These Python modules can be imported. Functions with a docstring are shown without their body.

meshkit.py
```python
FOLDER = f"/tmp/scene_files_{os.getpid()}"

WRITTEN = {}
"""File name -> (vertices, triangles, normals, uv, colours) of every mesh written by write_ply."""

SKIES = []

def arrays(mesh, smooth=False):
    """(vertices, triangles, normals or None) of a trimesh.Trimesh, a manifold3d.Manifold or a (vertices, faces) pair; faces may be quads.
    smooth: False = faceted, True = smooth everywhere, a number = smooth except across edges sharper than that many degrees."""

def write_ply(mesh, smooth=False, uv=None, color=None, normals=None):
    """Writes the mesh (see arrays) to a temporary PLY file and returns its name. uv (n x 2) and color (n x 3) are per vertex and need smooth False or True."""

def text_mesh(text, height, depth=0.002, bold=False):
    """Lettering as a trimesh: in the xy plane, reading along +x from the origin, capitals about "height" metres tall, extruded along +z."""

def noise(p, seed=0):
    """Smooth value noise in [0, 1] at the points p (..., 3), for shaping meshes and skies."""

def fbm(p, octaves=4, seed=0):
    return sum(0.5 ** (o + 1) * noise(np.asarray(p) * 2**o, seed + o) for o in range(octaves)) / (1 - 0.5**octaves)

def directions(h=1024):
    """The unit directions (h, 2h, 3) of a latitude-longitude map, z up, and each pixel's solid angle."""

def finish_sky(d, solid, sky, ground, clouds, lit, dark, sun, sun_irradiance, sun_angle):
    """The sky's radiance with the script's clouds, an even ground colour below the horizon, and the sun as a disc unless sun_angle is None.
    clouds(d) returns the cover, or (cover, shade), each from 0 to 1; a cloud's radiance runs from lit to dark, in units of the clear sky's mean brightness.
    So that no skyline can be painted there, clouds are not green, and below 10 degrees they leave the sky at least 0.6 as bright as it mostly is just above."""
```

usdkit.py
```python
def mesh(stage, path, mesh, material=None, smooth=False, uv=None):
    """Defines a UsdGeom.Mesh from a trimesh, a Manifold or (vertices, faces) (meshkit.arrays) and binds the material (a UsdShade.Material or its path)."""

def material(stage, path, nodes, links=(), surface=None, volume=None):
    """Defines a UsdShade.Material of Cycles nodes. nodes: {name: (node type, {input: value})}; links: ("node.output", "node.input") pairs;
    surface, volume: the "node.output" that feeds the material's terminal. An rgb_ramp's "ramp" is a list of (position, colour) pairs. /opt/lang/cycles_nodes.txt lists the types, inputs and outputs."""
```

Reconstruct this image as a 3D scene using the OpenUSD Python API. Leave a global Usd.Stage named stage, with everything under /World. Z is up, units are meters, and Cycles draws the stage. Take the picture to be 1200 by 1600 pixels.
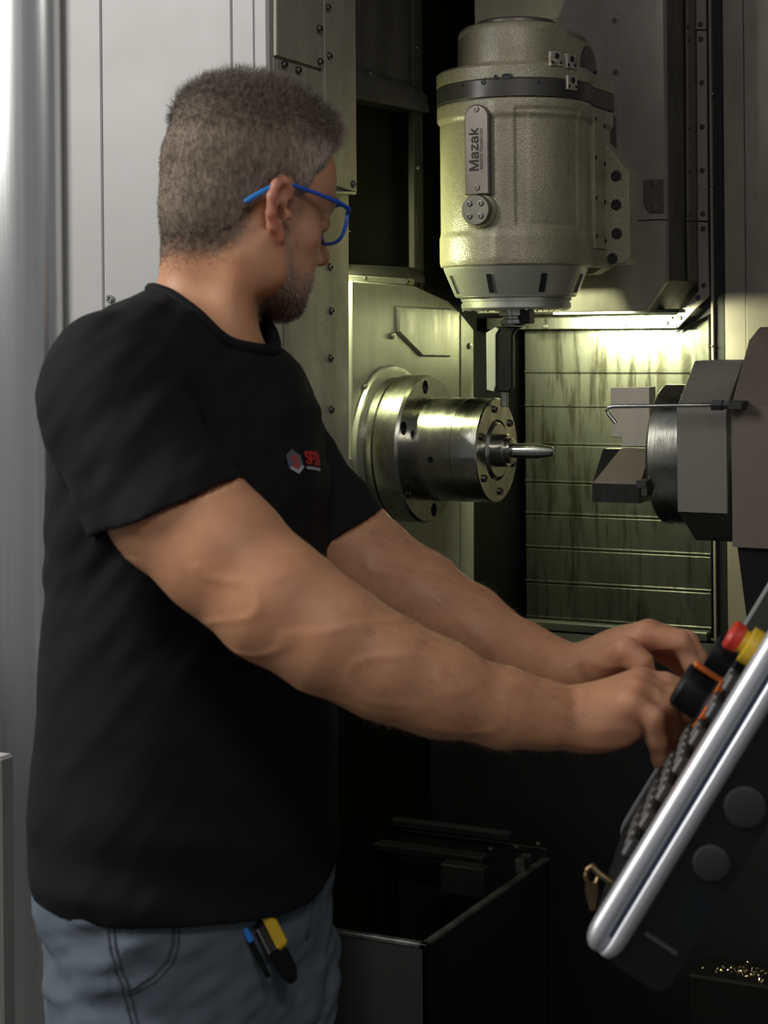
import math, numpy as np, trimesh, shapely.geometry as sg, usdkit, meshkit
from pxr import Usd, UsdGeom, UsdLux, UsdShade, Sdf, Gf, Vt

stage = Usd.Stage.CreateInMemory()
UsdGeom.SetStageUpAxis(stage, 'Z')
UsdGeom.SetStageMetersPerUnit(stage, 1.0)
UsdGeom.Xform.Define(stage, '/World')
UsdGeom.Scope.Define(stage, '/World/Looks')
rng = np.random.default_rng(7)

# ------------------------------------------------------------------ camera
# World: x along the machine's spindle axis, y into the machine, z up. The camera stands in the aisle in front of the machine.
YAW = math.radians(27.0)          # the camera looks 27 degrees to the left of straight into the machine
ROLL = math.radians(0.55)
EYE = np.array([0.0, 0.0, 1.50])
FPX = 2800.0                      # focal length in pixels of the 1200 px wide frame
HORIZON = 525.0                   # the lens is shifted down: verticals stay parallel
RIGHT = np.array([math.cos(YAW), math.sin(YAW), 0.0])
FWD = np.array([-math.sin(YAW), math.cos(YAW), 0.0])
UP = np.array([0.0, 0.0, 1.0])
cam = UsdGeom.Camera.Define(stage, '/World/camera')
cam.CreateHorizontalApertureAttr(24.0)
cam.CreateVerticalApertureAttr(32.0)
cam.CreateFocalLengthAttr(24.0 * FPX / 1200.0)
cam.CreateVerticalApertureOffsetAttr((HORIZON - 800.0) * 24.0 / 1200.0)
cam.CreateFStopAttr(8.0)
cam.CreateFocusDistanceAttr(2.6)
cam.CreateClippingRangeAttr(Gf.Vec2f(0.05, 100.0))
cam.CreateExposureAttr(0.0)
_r = RIGHT * math.cos(ROLL) - UP * math.sin(ROLL)
_u = RIGHT * math.sin(ROLL) + UP * math.cos(ROLL)
_b = -FWD
cam.AddTransformOp().Set(Gf.Matrix4d(*_r, 0, *_u, 0, *_b, 0, *EYE, 1))

# ------------------------------------------------------------------ lights (room daylight fixtures, ambient, machine lamps)
def aim(light, pos, to):
    z = np.array(pos, float) - np.array(to, float); z /= np.linalg.norm(z)
    x = np.cross([0, 0, 1.0], z)
    x = x / np.linalg.norm(x) if np.linalg.norm(x) > 1e-6 else np.array([1.0, 0, 0])
    y = np.cross(z, x)
    light.AddTransformOp().Set(Gf.Matrix4d(*x, 0, *y, 0, *z, 0, *map(float, pos), 1))

def rect_light(name, pos, to, w, h, intensity, color):
    l = UsdLux.RectLight.Define(stage, '/World/' + name)
    l.CreateWidthAttr(w); l.CreateHeightAttr(h); l.CreateIntensityAttr(intensity); l.CreateColorAttr(Gf.Vec3f(*color))
    aim(l, pos, to)
    return l

dome = UsdLux.DomeLight.Define(stage, '/World/ambient_dome')
dome.CreateIntensityAttr(0.06); dome.CreateColorAttr(Gf.Vec3f(0.95, 0.97, 1.0))
# strip lights of the hall, over the aisle behind and left of the camera
rect_light('hall_strip_light', (-2.9, 0.1, 2.9), (-1.3, 2.0, 1.4), 1.0, 1.5, 15.0, (1.0, 0.985, 0.95))
rect_light('hall_strip_light_001', (0.9, -0.6, 3.4), (-0.9, 2.4, 1.2), 1.2, 0.5, 11.0, (1.0, 0.975, 0.93))
# work lamp behind the machine's door pillar, and the lamp under the carriage
LAMP_TINT = (0.93, 1.0, 0.55)
def sphere_light(name, pos, r, intensity, color):
    l = UsdLux.SphereLight.Define(stage, '/World/' + name)
    l.CreateRadiusAttr(r); l.CreateIntensityAttr(intensity); l.CreateColorAttr(Gf.Vec3f(*color))
    l.AddTranslateOp().Set(Gf.Vec3d(*map(float, pos)))
sphere_light('work_lamp_light', (-1.372, 2.502, 1.640), 0.014, 1300.0, LAMP_TINT)
rect_light('carriage_lamp_light', (-1.155, 3.07, 1.528), (-1.155, 3.25, 1.45), 0.17, 0.025, 480.0, (0.96, 1.0, 0.62))

# ------------------------------------------------------------------ helpers
_used = {}
def path_for(name, parent):
    base = parent if parent else '/World'
    k = (base, name); n = _used.get(k, 0); _used[k] = n + 1
    return f'{base}/{name}' if n == 0 else f'{base}/{name}_{n:03d}'

def tag(prim, label=None, cat=None, group=None, kind=None):
    p = prim if isinstance(prim, Usd.Prim) else stage.GetPrimAtPath(prim)
    for k, v in (('label', label), ('category', cat), ('group', group), ('kind', kind)):
        if v: p.SetCustomDataByKey(k, v)
    return p

ORIGIN = {'/World': np.zeros(3)}
def thing(name, label, cat, loc=(0, 0, 0), group=None, kind=None):
    p = path_for(name, None)
    x = UsdGeom.Xform.Define(stage, p); x.AddTranslateOp().Set(Gf.Vec3d(*map(float, loc)))
    ORIGIN[p] = np.array(loc, float)
    tag(x.GetPrim(), label, cat, group, kind)
    return p

def obj(name, mesh, mat, parent=None, smooth=30, label=None, kind=None):
    """Defines one Mesh; its points are given in world space."""
    if isinstance(mesh, (list, tuple)) and len(mesh) and isinstance(mesh[0], trimesh.Trimesh):
        mesh = trimesh.util.concatenate(mesh)
    p = path_for(name, parent)
    o = ORIGIN.get(parent or '/World', np.zeros(3)); ORIGIN[p] = o
    v, f, n = meshkit.arrays(mesh, smooth)
    m = usdkit.mesh(stage, p, (v - o, f), LOOKS[mat])
    if n is not None:
        m.CreateNormalsAttr(Vt.Vec3fArray.FromNumpy(n.astype(np.float32))); m.SetNormalsInterpolation('vertex')
    tag(m.GetPrim(), label, None, None, kind)
    return p

def solo(name, mesh, mat, label, cat, group=None, kind=None, smooth=30):
    p = obj(name, mesh, mat, None, smooth); tag(p, label, cat, group, kind); return p

# pixels of the photograph (1200 x 1600) to points of the place, on a plane of known position
def _ray(u, v):
    du, dv = u - 600.0, v - HORIZON
    U = math.cos(ROLL) * du - math.sin(ROLL) * dv
    V = math.sin(ROLL) * du + math.cos(ROLL) * dv
    return FWD + RIGHT * U / FPX - UP * V / FPX
def W(u, v, d): return EYE + _ray(u, v) * d
def onY(u, v, y): r = _ray(u, v); return EYE + r * (y - EYE[1]) / r[1]
def onX(u, v, x): r = _ray(u, v); return EYE + r * (x - EYE[0]) / r[0]
def onZ(u, v, z): r = _ray(u, v); return EYE + r * (z - EYE[2]) / r[2]

def cbox(lo, hi, b=0.0):
    """Box with chamfered edges."""
    lo, hi = np.minimum(lo, hi).astype(float), np.maximum(lo, hi).astype(float)
    if b <= 0:
        m = trimesh.creation.box(hi - lo); m.apply_translation((lo + hi) / 2); return m
    b = min(b, 0.45 * (hi - lo).min())
    pts = []
    for s in np.ndindex(2, 2, 2):
        c = np.where(s, hi, lo); d = np.where(s, -b, b)
        for k in range(3):
            q = c + d; q[k] = c[k]; pts.append(q)
    return trimesh.convex.convex_hull(np.array(pts))

def hull(pts): return trimesh.convex.convex_hull(np.asarray(pts, float))

def prism(poly, axis, a, b, holes=None, bevel=0.0):
    """Extrudes a polygon along an axis from a to b. Axis X: polygon in (y, z); Y: (x, z); Z: (x, y)."""
    g = poly if isinstance(poly, sg.Polygon) else sg.Polygon(poly, holes)
    g = sg.polygon.orient(g.buffer(0) if not g.is_valid else g)
    if bevel > 0:
        ins = g.buffer(-bevel, join_style=2)
        if not holes and len(ins.exterior.coords) == len(g.exterior.coords):
            o, i = np.array(g.exterior.coords)[:-1], np.array(ins.exterior.coords)[:-1]
            i = i[[int(np.argmin(((i - p) ** 2).sum(1))) for p in o]]
            lo, hi = min(a, b), max(a, b); n = len(o)
            rings = [(i, lo), (o, lo + bevel), (o, hi - bevel), (i, hi)]
            v = np.vstack([np.c_[r, np.full(n, h)] for r, h in rings])
            f = []
            for k in range(3):
                for j in range(n):
                    j2 = (j + 1) % n
                    f += [[k * n + j, k * n + j2, (k + 1) * n + j2], [k * n + j, (k + 1) * n + j2, (k + 1) * n + j]]
            tv, tf = trimesh.creation.triangulate_polygon(sg.Polygon(i), engine='earcut')
            remap = np.array([int(np.argmin(((i - p) ** 2).sum(1))) for p in tv])
            tf = remap[tf]
            t0 = i[tf[0]]; ccw = np.cross(t0[1] - t0[0], t0[2] - t0[0]) > 0
            up = tf if ccw else tf[:, ::-1]
            f += (up + 3 * n).tolist() + up[:, ::-1].tolist()
            m = trimesh.Trimesh(v, f, process=False)
            return _axis(m, axis)
    m = trimesh.creation.extrude_polygon(g, abs(b - a), engine='earcut')
    m.apply_translation([0, 0, min(a, b)])
    return _axis(m, axis)

def _axis(m, axis):
    v = np.array(m.vertices); f = np.array(m.faces)
    if axis == 'X': v = v[:, [2, 0, 1]]
    elif axis == 'Y': v = np.c_[v[:, 0], v[:, 2], v[:, 1]]; f = f[:, ::-1]
    return trimesh.Trimesh(v, f, process=False)

def frame_of(n):
    n = np.array(n, float); n /= np.linalg.norm(n)
    a = np.cross([0, 0, 1.0], n)
    a = a / np.linalg.norm(a) if np.linalg.norm(a) > 1e-6 else np.array([1.0, 0, 0])
    return a, np.cross(n, a), n

def place(m, p, n, spin=0.0):
    """Moves a mesh built around +z so that +z becomes n and its origin lies at p."""
    a, b, n = frame_of(n)
    a, b = a * math.cos(spin) + b * math.sin(spin), -a * math.sin(spin) + b * math.cos(spin)
    v = np.array(m.vertices)
    return trimesh.Trimesh(np.array(p) + v[:, :1] * a + v[:, 1:2] * b + v[:, 2:] * n, m.faces, process=False)

def lathe(profile, p, n, sections=48):
    """profile: (radius, height) pairs from bottom to top."""
    m = trimesh.creation.revolve(np.array(profile, float), sections=sections)
    m.fix_normals()
    return place(m, p, n)

def tube(points, r, sides=10, caps=True):
    p = np.asarray(points, float); rr = np.broadcast_to(np.asarray(r, float), (len(p),))
    t = np.gradient(p, axis=0); t /= np.linalg.norm(t, axis=1, keepdims=True)
    ref = np.array([0.123, 0.31, 0.94]); a = np.cross(t, ref); a /= np.linalg.norm(a, axis=1, keepdims=True)
    b = np.cross(t, a); ang = np.arange(sides) * 2 * math.pi / sides
    v = (p[:, None] + rr[:, None, None] * (np.cos(ang)[None, :, None] * a[:, None] + np.sin(ang)[None, :, None] * b[:, None])).reshape(-1, 3)
    f = []
    for i in range(len(p) - 1):
        for j in range(sides):
            k = (j + 1) % sides
            f += [[i * sides + j, i * sides + k, (i + 1) * sides + k], [i * sides + j, (i + 1) * sides + k, (i + 1) * sides + j]]
    if caps:
        v = np.vstack([v, p[0], p[-1]]); n = len(v)
        for j in range(sides):
            k = (j + 1) % sides; e = (len(p) - 1) * sides
            f += [[n - 2, k, j], [n - 1, e + j, e + k]]
    m = trimesh.Trimesh(v, f, process=False); m.fix_normals(); return m

def button_bolt(r, h=None):
    h = h or r * 0.75
    prof = [(0, h * 0.35), (r * 0.42, h * 0.35), (r * 0.46, h), (r * 0.72, h * 0.97), (r * 0.95, h * 0.6), (r, 0), (r * 0.98, -0.001), (0, -0.001)]
    m = trimesh.creation.revolve(np.array(prof[::-1]), sections=14); m.fix_normals(); return m
def cap_bolt(r, h=None):
    h = h or r
    prof = [(0, -0.001), (r, -0.001), (r, h * 0.85), (r * 0.88, h), (r * 0.55, h), (r * 0.5, h * 0.25), (0, h * 0.25)]
    m = trimesh.creation.revolve(np.array(prof), sections=14); m.fix_normals(); return m
def bolt(p, n, r, parent, mat='bolt_steel', cap=False, h=None):
    m = place(cap_bolt(r, h) if cap else button_bolt(r, h), p, n)
    return obj('bolt', m, mat, parent)

# ------------------------------------------------------------------ materials
LOOKS = {}
def look(name, nodes, links, surface='p.BSDF'):
    LOOKS[name] = usdkit.material(stage, '/World/Looks/' + name, nodes, links, surface=surface)

def plain(name, color, rough=0.5, metal=0.0, spec=0.5, coat=0.0, **kw):
    look(name, {'p': ('principled_bsdf', dict(base_color=color, roughness=rough, metallic=metal, specular_ior_level=spec, coat_weight=coat, **kw))}, [])

def surf(name, c1, c2, rough=(0.3, 0.5), metal=0.0, scale=(8, 8, 8), detail=6, contrast=(0.35, 0.65), fine=0.0, fine_scale=400.0, spec=0.5, streak=None, streak_color=(0.1, 0.09, 0.05), streak_scale=(40, 40, 2.5), streak_range=(0.58, 0.72), bump_scale=None):
    """Two-tone worn surface: large noise mixes two colours and the gloss; optional fine grit relief; optional run marks (drips) with their own colour."""
    N = {'g': ('geometry', {}), 'm': ('mapping', {'scale': scale}), 'n': ('noise_texture', {'scale': 1.0, 'detail': float(detail), 'roughness': 0.6}),
         'r': ('map_range', {'from_min': contrast[0], 'from_max': contrast[1], 'clamp': True}),
         'c': ('mix', {'color1': c1, 'color2': c2}), 'ro': ('map_range', {'from_min': 0.0, 'from_max': 1.0, 'to_min': rough[0], 'to_max': rough[1]}),
         'p': ('principled_bsdf', {'metallic': metal, 'specular_ior_level': spec})}
    L = [('g.position', 'm.vector'), ('m.vector', 'n.vector'), ('n.fac', 'r.value'), ('r.result', 'c.fac'), ('r.result', 'ro.value'), ('ro.result', 'p.roughness')]
    out = 'c.color'
    if streak:
        N |= {'sm': ('mapping', {'scale': streak_scale}), 'sn': ('noise_texture', {'scale': 1.0, 'detail': 5.0, 'roughness': 0.65}),
              'sr': ('map_range', {'from_min': streak_range[0], 'from_max': streak_range[1], 'to_max': streak, 'clamp': True}), 'sc': ('mix', {'color2': streak_color})}
        L += [('g.position', 'sm.vector'), ('sm.vector', 'sn.vector'), ('sn.fac', 'sr.value'), ('sr.result', 'sc.fac'), (out, 'sc.color1')]
        out = 'sc.color'
    if fine:
        N |= {'fn': ('noise_texture', {'scale': fine_scale, 'detail': 2.0}), 'b': ('bump', {'strength': fine, 'distance': 0.002})}
        if bump_scale:
            N |= {'fm': ('mapping', {'scale': bump_scale})}
            L += [('g.position', 'fm.vector'), ('fm.vector', 'fn.vector')]
            N['fn'] = ('noise_texture', {'scale': 1.0, 'detail': 2.0})
        else:
            L += [('g.position', 'fn.vector')]
        L += [('fn.fac', 'b.height'), ('b.normal', 'p.normal')]
    L.append((out, 'p.base_color'))
    look(name, N, L)

surf('white_paint', (0.43, 0.422, 0.405), (0.40, 0.392, 0.376), (0.4, 0.5), scale=(3, 3, 3))
surf('floor_paint', (0.05, 0.05, 0.05), (0.035, 0.035, 0.034), (0.5, 0.7), scale=(5, 5, 5))
surf('brushed_steel', (0.72, 0.72, 0.71), (0.60, 0.60, 0.59), (0.20, 0.26), metal=1.0, scale=(90, 90, 0.8))
surf('pillar_steel', (0.40, 0.375, 0.31), (0.29, 0.272, 0.22), (0.4, 0.6), metal=0.1, scale=(14, 14, 5), fine=0.5, fine_scale=600, streak=0.6, streak_color=(0.16, 0.15, 0.115), streak_scale=(420, 420, 420), streak_range=(0.52, 0.66))
surf('dark_steel', (0.10, 0.10, 0.085), (0.055, 0.055, 0.048), (0.35, 0.55), metal=0.4, scale=(10, 10, 4), fine=0.1)
surf('recess_steel', (0.042, 0.04, 0.034), (0.026, 0.025, 0.021), (0.35, 0.55), metal=0.2, scale=(10, 10, 4), fine=0.1, streak=0.5, streak_color=(0.17, 0.165, 0.145), streak_scale=(40, 40, 6), streak_range=(0.6, 0.72))
plain('recess_black', (0.010, 0.011, 0.008), 0.5)
surf('panel_steel', (0.40, 0.40, 0.34), (0.30, 0.30, 0.25), (0.32, 0.5), metal=0.45, scale=(18, 18, 2), fine=0.05, streak=0.4, streak_color=(0.30, 0.30, 0.22), streak_scale=(45, 45, 2))
surf('slat_steel', (0.22, 0.22, 0.18), (0.085, 0.088, 0.072), (0.26, 0.42), metal=0.92, scale=(30, 30, 5), fine=0.06, fine_scale=150, streak=0.8, streak_color=(0.045, 0.042, 0.025), streak_scale=(55, 55, 6), streak_range=(0.50, 0.62))
surf('carriage_steel', (0.36, 0.325, 0.29), (0.26, 0.235, 0.205), (0.35, 0.5), metal=0.3, scale=(9, 9, 3), fine=0.08, streak=0.4, streak_color=(0.15, 0.14, 0.11), streak_scale=(20, 20, 3))
surf('sheet_steel', (0.36, 0.315, 0.27), (0.23, 0.205, 0.175), (0.32, 0.5), metal=0.35, scale=(7, 7, 3), fine=0.06, streak=0.5, streak_color=(0.13, 0.12, 0.09), streak_scale=(14, 14, 2))
surf('warm_steel', (0.20, 0.168, 0.138), (0.12, 0.10, 0.082), (0.28, 0.5), metal=0.5, scale=(12, 12, 4), fine=0.06, streak=0.4, streak_color=(0.2, 0.19, 0.15), streak_scale=(25, 25, 3))
surf('turned_steel', (0.46, 0.45, 0.40), (0.31, 0.31, 0.26), (0.16, 0.34), metal=1.0, scale=(25, 12, 12), fine=0.06, bump_scale=(900, 20, 20), streak=0.5, streak_color=(0.60, 0.60, 0.48), streak_scale=(60, 60, 9), streak_range=(0.60, 0.68))
surf('ring_steel', (0.55, 0.55, 0.50), (0.42, 0.42, 0.37), (0.15, 0.3), metal=1.0, scale=(12, 12, 25), fine=0.05, bump_scale=(20, 20, 900))
surf('chin_steel', (0.66, 0.66, 0.58), (0.52, 0.52, 0.45), (0.3, 0.42), metal=0.75, scale=(12, 12, 25), fine=0.05, bump_scale=(20, 20, 900))
surf('oct_steel', (0.22, 0.21, 0.18), (0.13, 0.125, 0.105), (0.3, 0.5), metal=0.5, scale=(9, 9, 4), fine=0.06, streak=0.4, streak_color=(0.27, 0.26, 0.22), streak_scale=(25, 25, 3))
plain('brass_turning', (0.62, 0.52, 0.25), 0.3, 0.9)
surf('tool_steel', (0.62, 0.62, 0.58), (0.5, 0.5, 0.46), (0.18, 0.3), metal=1.0, scale=(30, 30, 30))
surf('cast_paint', (0.35, 0.32, 0.215), (0.255, 0.235, 0.155), (0.22, 0.42), scale=(16, 16, 12), detail=8, fine=0.4, fine_scale=420, spec=0.7, streak=0.85, streak_color=(0.17, 0.15, 0.10), streak_scale=(300, 300, 300), streak_range=(0.50, 0.68))
surf('band_metal', (0.085, 0.08, 0.075), (0.06, 0.057, 0.05), (0.3, 0.45), metal=0.4, scale=(10, 10, 10))
surf('plate_metal', (0.20, 0.175, 0.15), (0.16, 0.14, 0.12), (0.35, 0.45), metal=0.6, scale=(20, 20, 8), fine=0.04)
surf('chrome_trim', (0.72, 0.735, 0.76), (0.66, 0.675, 0.70), (0.38, 0.42), metal=0.8, scale=(8, 8, 8))
surf('ground_steel', (0.6, 0.6, 0.55), (0.5, 0.5, 0.46), (0.5, 0.6), metal=0.5, scale=(30, 30, 30))
plain('bolt_steel', (0.16, 0.155, 0.14), 0.35, 0.9)
plain('bright_bolt', (0.5, 0.5, 0.47), 0.25, 1.0)
plain('black_bolt', (0.03, 0.03, 0.03), 0.4, 0.3)
plain('black_paint', (0.012, 0.012, 0.012), 0.45, 0.0, 0.4)
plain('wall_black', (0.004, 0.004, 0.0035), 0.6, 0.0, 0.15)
surf('cap_metal', (0.20, 0.20, 0.155), (0.15, 0.15, 0.115), (0.3, 0.4), metal=0.5, scale=(30, 30, 30))
plain('black_rubber', (0.012, 0.012, 0.011), 0.6)
plain('black_plastic', (0.005, 0.0055, 0.0065), 0.5, 0.0, 0.22)
plain('ink', (0.015, 0.014, 0.012), 0.6)
plain('beige_seal', (0.45, 0.40, 0.30), 0.6)
plain('red_plastic', (0.55, 0.035, 0.02), 0.35)
plain('yellow_plastic', (0.72, 0.47, 0.03), 0.4)
plain('orange_plastic', (0.75, 0.16, 0.02), 0.4)
plain('key_grey', (0.045, 0.038, 0.034), 0.45)
plain('brass', (0.55, 0.40, 0.22), 0.3, 1.0)
plain('lamp_glass', (0.9, 0.9, 0.8), 0.2, emission_color=LAMP_TINT, emission_strength=2.0)
surf('tool_pad', (0.50, 0.47, 0.38), (0.38, 0.35, 0.27), (0.4, 0.5), metal=0.3, scale=(60, 60, 60), streak=0.7, streak_color=(0.12, 0.10, 0.07), streak_scale=(150, 150, 150), streak_range=(.52, .6))
surf('tool_dark', (0.03, 0.03, 0.028), (0.022, 0.022, 0.02), (0.28, 0.4), metal=0.6, scale=(30, 30, 30))
surf('jaw_dark', (0.05, 0.05, 0.047), (0.03, 0.03, 0.028), (0.2, 0.3), metal=0.8, scale=(90, 30, 8))
surf('tub_black', (0.016, 0.016, 0.015), (0.010, 0.010, 0.010), (0.35, 0.6), scale=(12, 12, 12))
surf('worn_black', (0.05, 0.05, 0.046), (0.16, 0.155, 0.145), (0.3, 0.45), metal=0.6, scale=(25, 25, 25))
look('droplet', {'p': ('principled_bsdf', dict(base_color=(0.95, 0.97, 0.85), roughness=0.03, transmission_weight=0.9, ior=1.36))}, [])
plain('trim_groove', (0.03, 0.045, 0.09), 0.3)
plain('key_dark', (0.03, 0.03, 0.03), 0.45)

# ================================================================== the setting
XL = -1.34                     # plane of the door pillar on the machine's left
XH = -1.36                     # plane of the headstock side wall
YF = 2.277                     # plane of the machine's white front
YB = 3.25                      # plane of the way cover at the back
solo('floor', cbox((-5, -2.5, -0.1), (3.5, 5, 0.0)), 'floor_paint', 'dark painted concrete workshop floor under the machine', 'floor', kind='structure')

# white front panels of the machine, left of the opening
def front_sheet(u0, u1, y, parent, mat, thick=0.012, name='panel', z0=0.08, z1=2.55, b=0.002):
    x0, x1 = onY(u0, 300, y)[0], onY(u1, 300, y)[0]
    return obj(name, cbox((x0, y, z0), (x1, y + thick, z1), b), mat, parent)
t = thing('enclosure_front', 'off-white painted sheet metal enclosure front behind the man, with narrow vertical seams', 'machine panel', (-1.75, YF, 0), kind='thing')
front_sheet(88, 159.2, YF, t, 'white_paint')
obj('panel', cbox((-4.2, YF, .08), (onY(87, 300, YF)[0], YF + .012, 2.55), .002), 'white_paint', t)
front_sheet(160.6, 363.5, YF, t, 'white_paint')
front_sheet(364.5, 399, YF, t, 'white_paint')
front_sheet(398, 421, YF - 0.010, t, 'white_paint', thick=0.03, name='corner_post', b=0.004)
front_sheet(421.5, 429.5, YF + 0.002, t, 'beige_seal', thick=0.02, name='seal_strip')
bolt(onY(173, 467, YF), (0, -1, 0), 0.0065, t, 'bright_bolt', cap=True, h=0.006)
for vv in (-60, 30): pass

# steel door at the far left edge of the picture: a rolled stainless sheet on a white frame
yd = YF - 0.165
x1 = onY(95, 300, yd + .155)[0]; xa = onY(-75, 300, yd + .155)[0]
t = thing('sliding_door', 'polished stainless steel sliding door edge along the left border of the picture', 'door', ((xa + x1) / 2, yd, 0))
th = np.linspace(0, math.pi, 40)
cx_, hw_ = (xa + x1) / 2, (x1 - xa) / 2
bow = np.c_[cx_ - hw_ * np.cos(th), yd + .155 - .05 * np.sin(th)]
poly = np.vstack([bow, [[x1, yd + 0.160], [xa, yd + 0.160]]])
obj('door_leaf', prism(poly, 'Z', 0.10, 2.5), 'brushed_steel', t, smooth=40)
yw = YF - 0.42
xw0, xw1 = onY(-120, 1400, yw)[0], onY(2, 1400, yw)[0]
zt = onY(5, 1185, yw)[2]
obj('door_skirt', cbox((xw0, yw, 0.0), (xw1, yw + 0.03, zt), 0.004), 'white_paint', t)

# door pillar on the machine's left: plates stepped over each other
t = thing('door_pillar', 'olive grey oily steel pillar with stepped cover plates beside the white enclosure front', 'pillar', (XL, 2.39, 0), kind='thing')
def side_plate(pts, x, thick, mat, parent, name='plate', bevel=0.0015):
    yz = [onX(u, v, x)[1:] for u, v in pts]
    return obj(name, prism(yz, 'X', x - thick, x, bevel=bevel), mat, parent)
side_plate([(442, -40), (545.5, -40), (545.5, 1005), (449, 1005)], XL, 0.02, 'pillar_steel', t, 'post')
XS = XL + 0.010
side_plate([(506.5, -40), (555.5, -40), (558, 301), (509, 284)], XS, 0.009, 'pillar_steel', t)
side_plate([(432, -40), (504.5, -40), (504.5, 107), (432.5, 86)], XS - 0.002, 0.007, 'pillar_steel', t)
side_plate([(432.5, 91), (504.5, 112), (506, 300), (434, 276)], XS - 0.006, 0.003, 'pillar_steel', t)
side_plate([(470, 296), (557, 299), (557.5, 304), (470, 302)], XS, 0.009, 'panel_steel', t, 'drip_lip')
for u, v, x in ((499, 45, XS), (500, 97, XS), (514, 88, XS), (551, 288, XS), (444, 101, XS - .004), (466, 110, XS - .004), (515, 417, XL), (517, 486, XL), (512, 12, XS), (516, 560, XL), (517, 640, XL)):
    bolt(onX(u, v, x), (1, 0, 0), 0.0062, t, 'bolt_steel')
side_plate([(545, 716), (551, 716), (551, 1005), (545, 1005)], XL + .002, 0.01, 'pillar_steel', t, 'plate')

# left side of the working space: recess with sloping ledges
XR = -1.41
t = thing('side_recess', 'dark recessed window in the left inner side wall, framed by bolted strips', 'machine window', (XR, 2.7, 1.5))
side_plate([(520, -60), (660, -60), (660, 470), (520, 470)], XR - 0.05, 0.02, 'recess_black', t, 'back_plate')
side_plate([(500, -60), (647, -60), (645, 132), (500, 92)], XR, 0.06, 'recess_steel', t, 'upper_plate')
side_plate([(645, -60), (659, -60), (663, 470), (648, 470)], XR + .006, 0.012, 'recess_steel', t, 'frame_strip')
# ledge with a drip edge: a wedge that stands out over the window
def ledge(pts_top, pts_bot, x, out, mat, parent, name):
    (u0, v0), (u1, v1) = pts_top; (u2, v2), (u3, v3) = pts_bot
    a, b = onX(u0, v0, x), onX(u1, v1, x); c, d = onX(u2, v2, x), onX(u3, v3, x)
    o = np.array([out, 0, 0]); i = np.array([-0.03, 0, 0])
    dn = np.array([0, 0, -0.010])
    return obj(name, hull([a + i, b + i, a + o * .35, b + o * .35, c + o, d + o, c + o + dn, d + o + dn, c + i + dn, d + i + dn]), mat, parent)
ledge([(520, 92), (646, 134)], [(520, 122), (656, 152)], XR, 0.016, 'recess_steel', t, 'upper_ledge')
ledge([(520, 120), (656, 148)], [(520, 140), (661, 168)], XR + .01, 0.012, 'recess_steel', t, 'drip_ledge')
ledge([(520, 412), (640, 418)], [(520, 428), (648, 434)], XR, 0.02, 'recess_steel', t, 'lower_ledge')
side_plate([(520, 428), (648, 436), (648, 446), (520, 438)], XR + .03, 0.05, 'panel_steel', t, 'sill')
for u, v in ((570, 434.5), (636, 440)):
    bolt(onX(u, v, XR + .03), (1, 0, 0), 0.004, t, 'black_bolt')
for u, v in ((651, 75), (653, 262), (656, 448)):
    bolt(onX(u, v, XR + .006), (1, 0, 0), 0.006, t, 'bolt_steel')
bolt(onX(577, 116, XR + .006), (1, 0, 0), 0.0065, t, 'bolt_steel')

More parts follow.
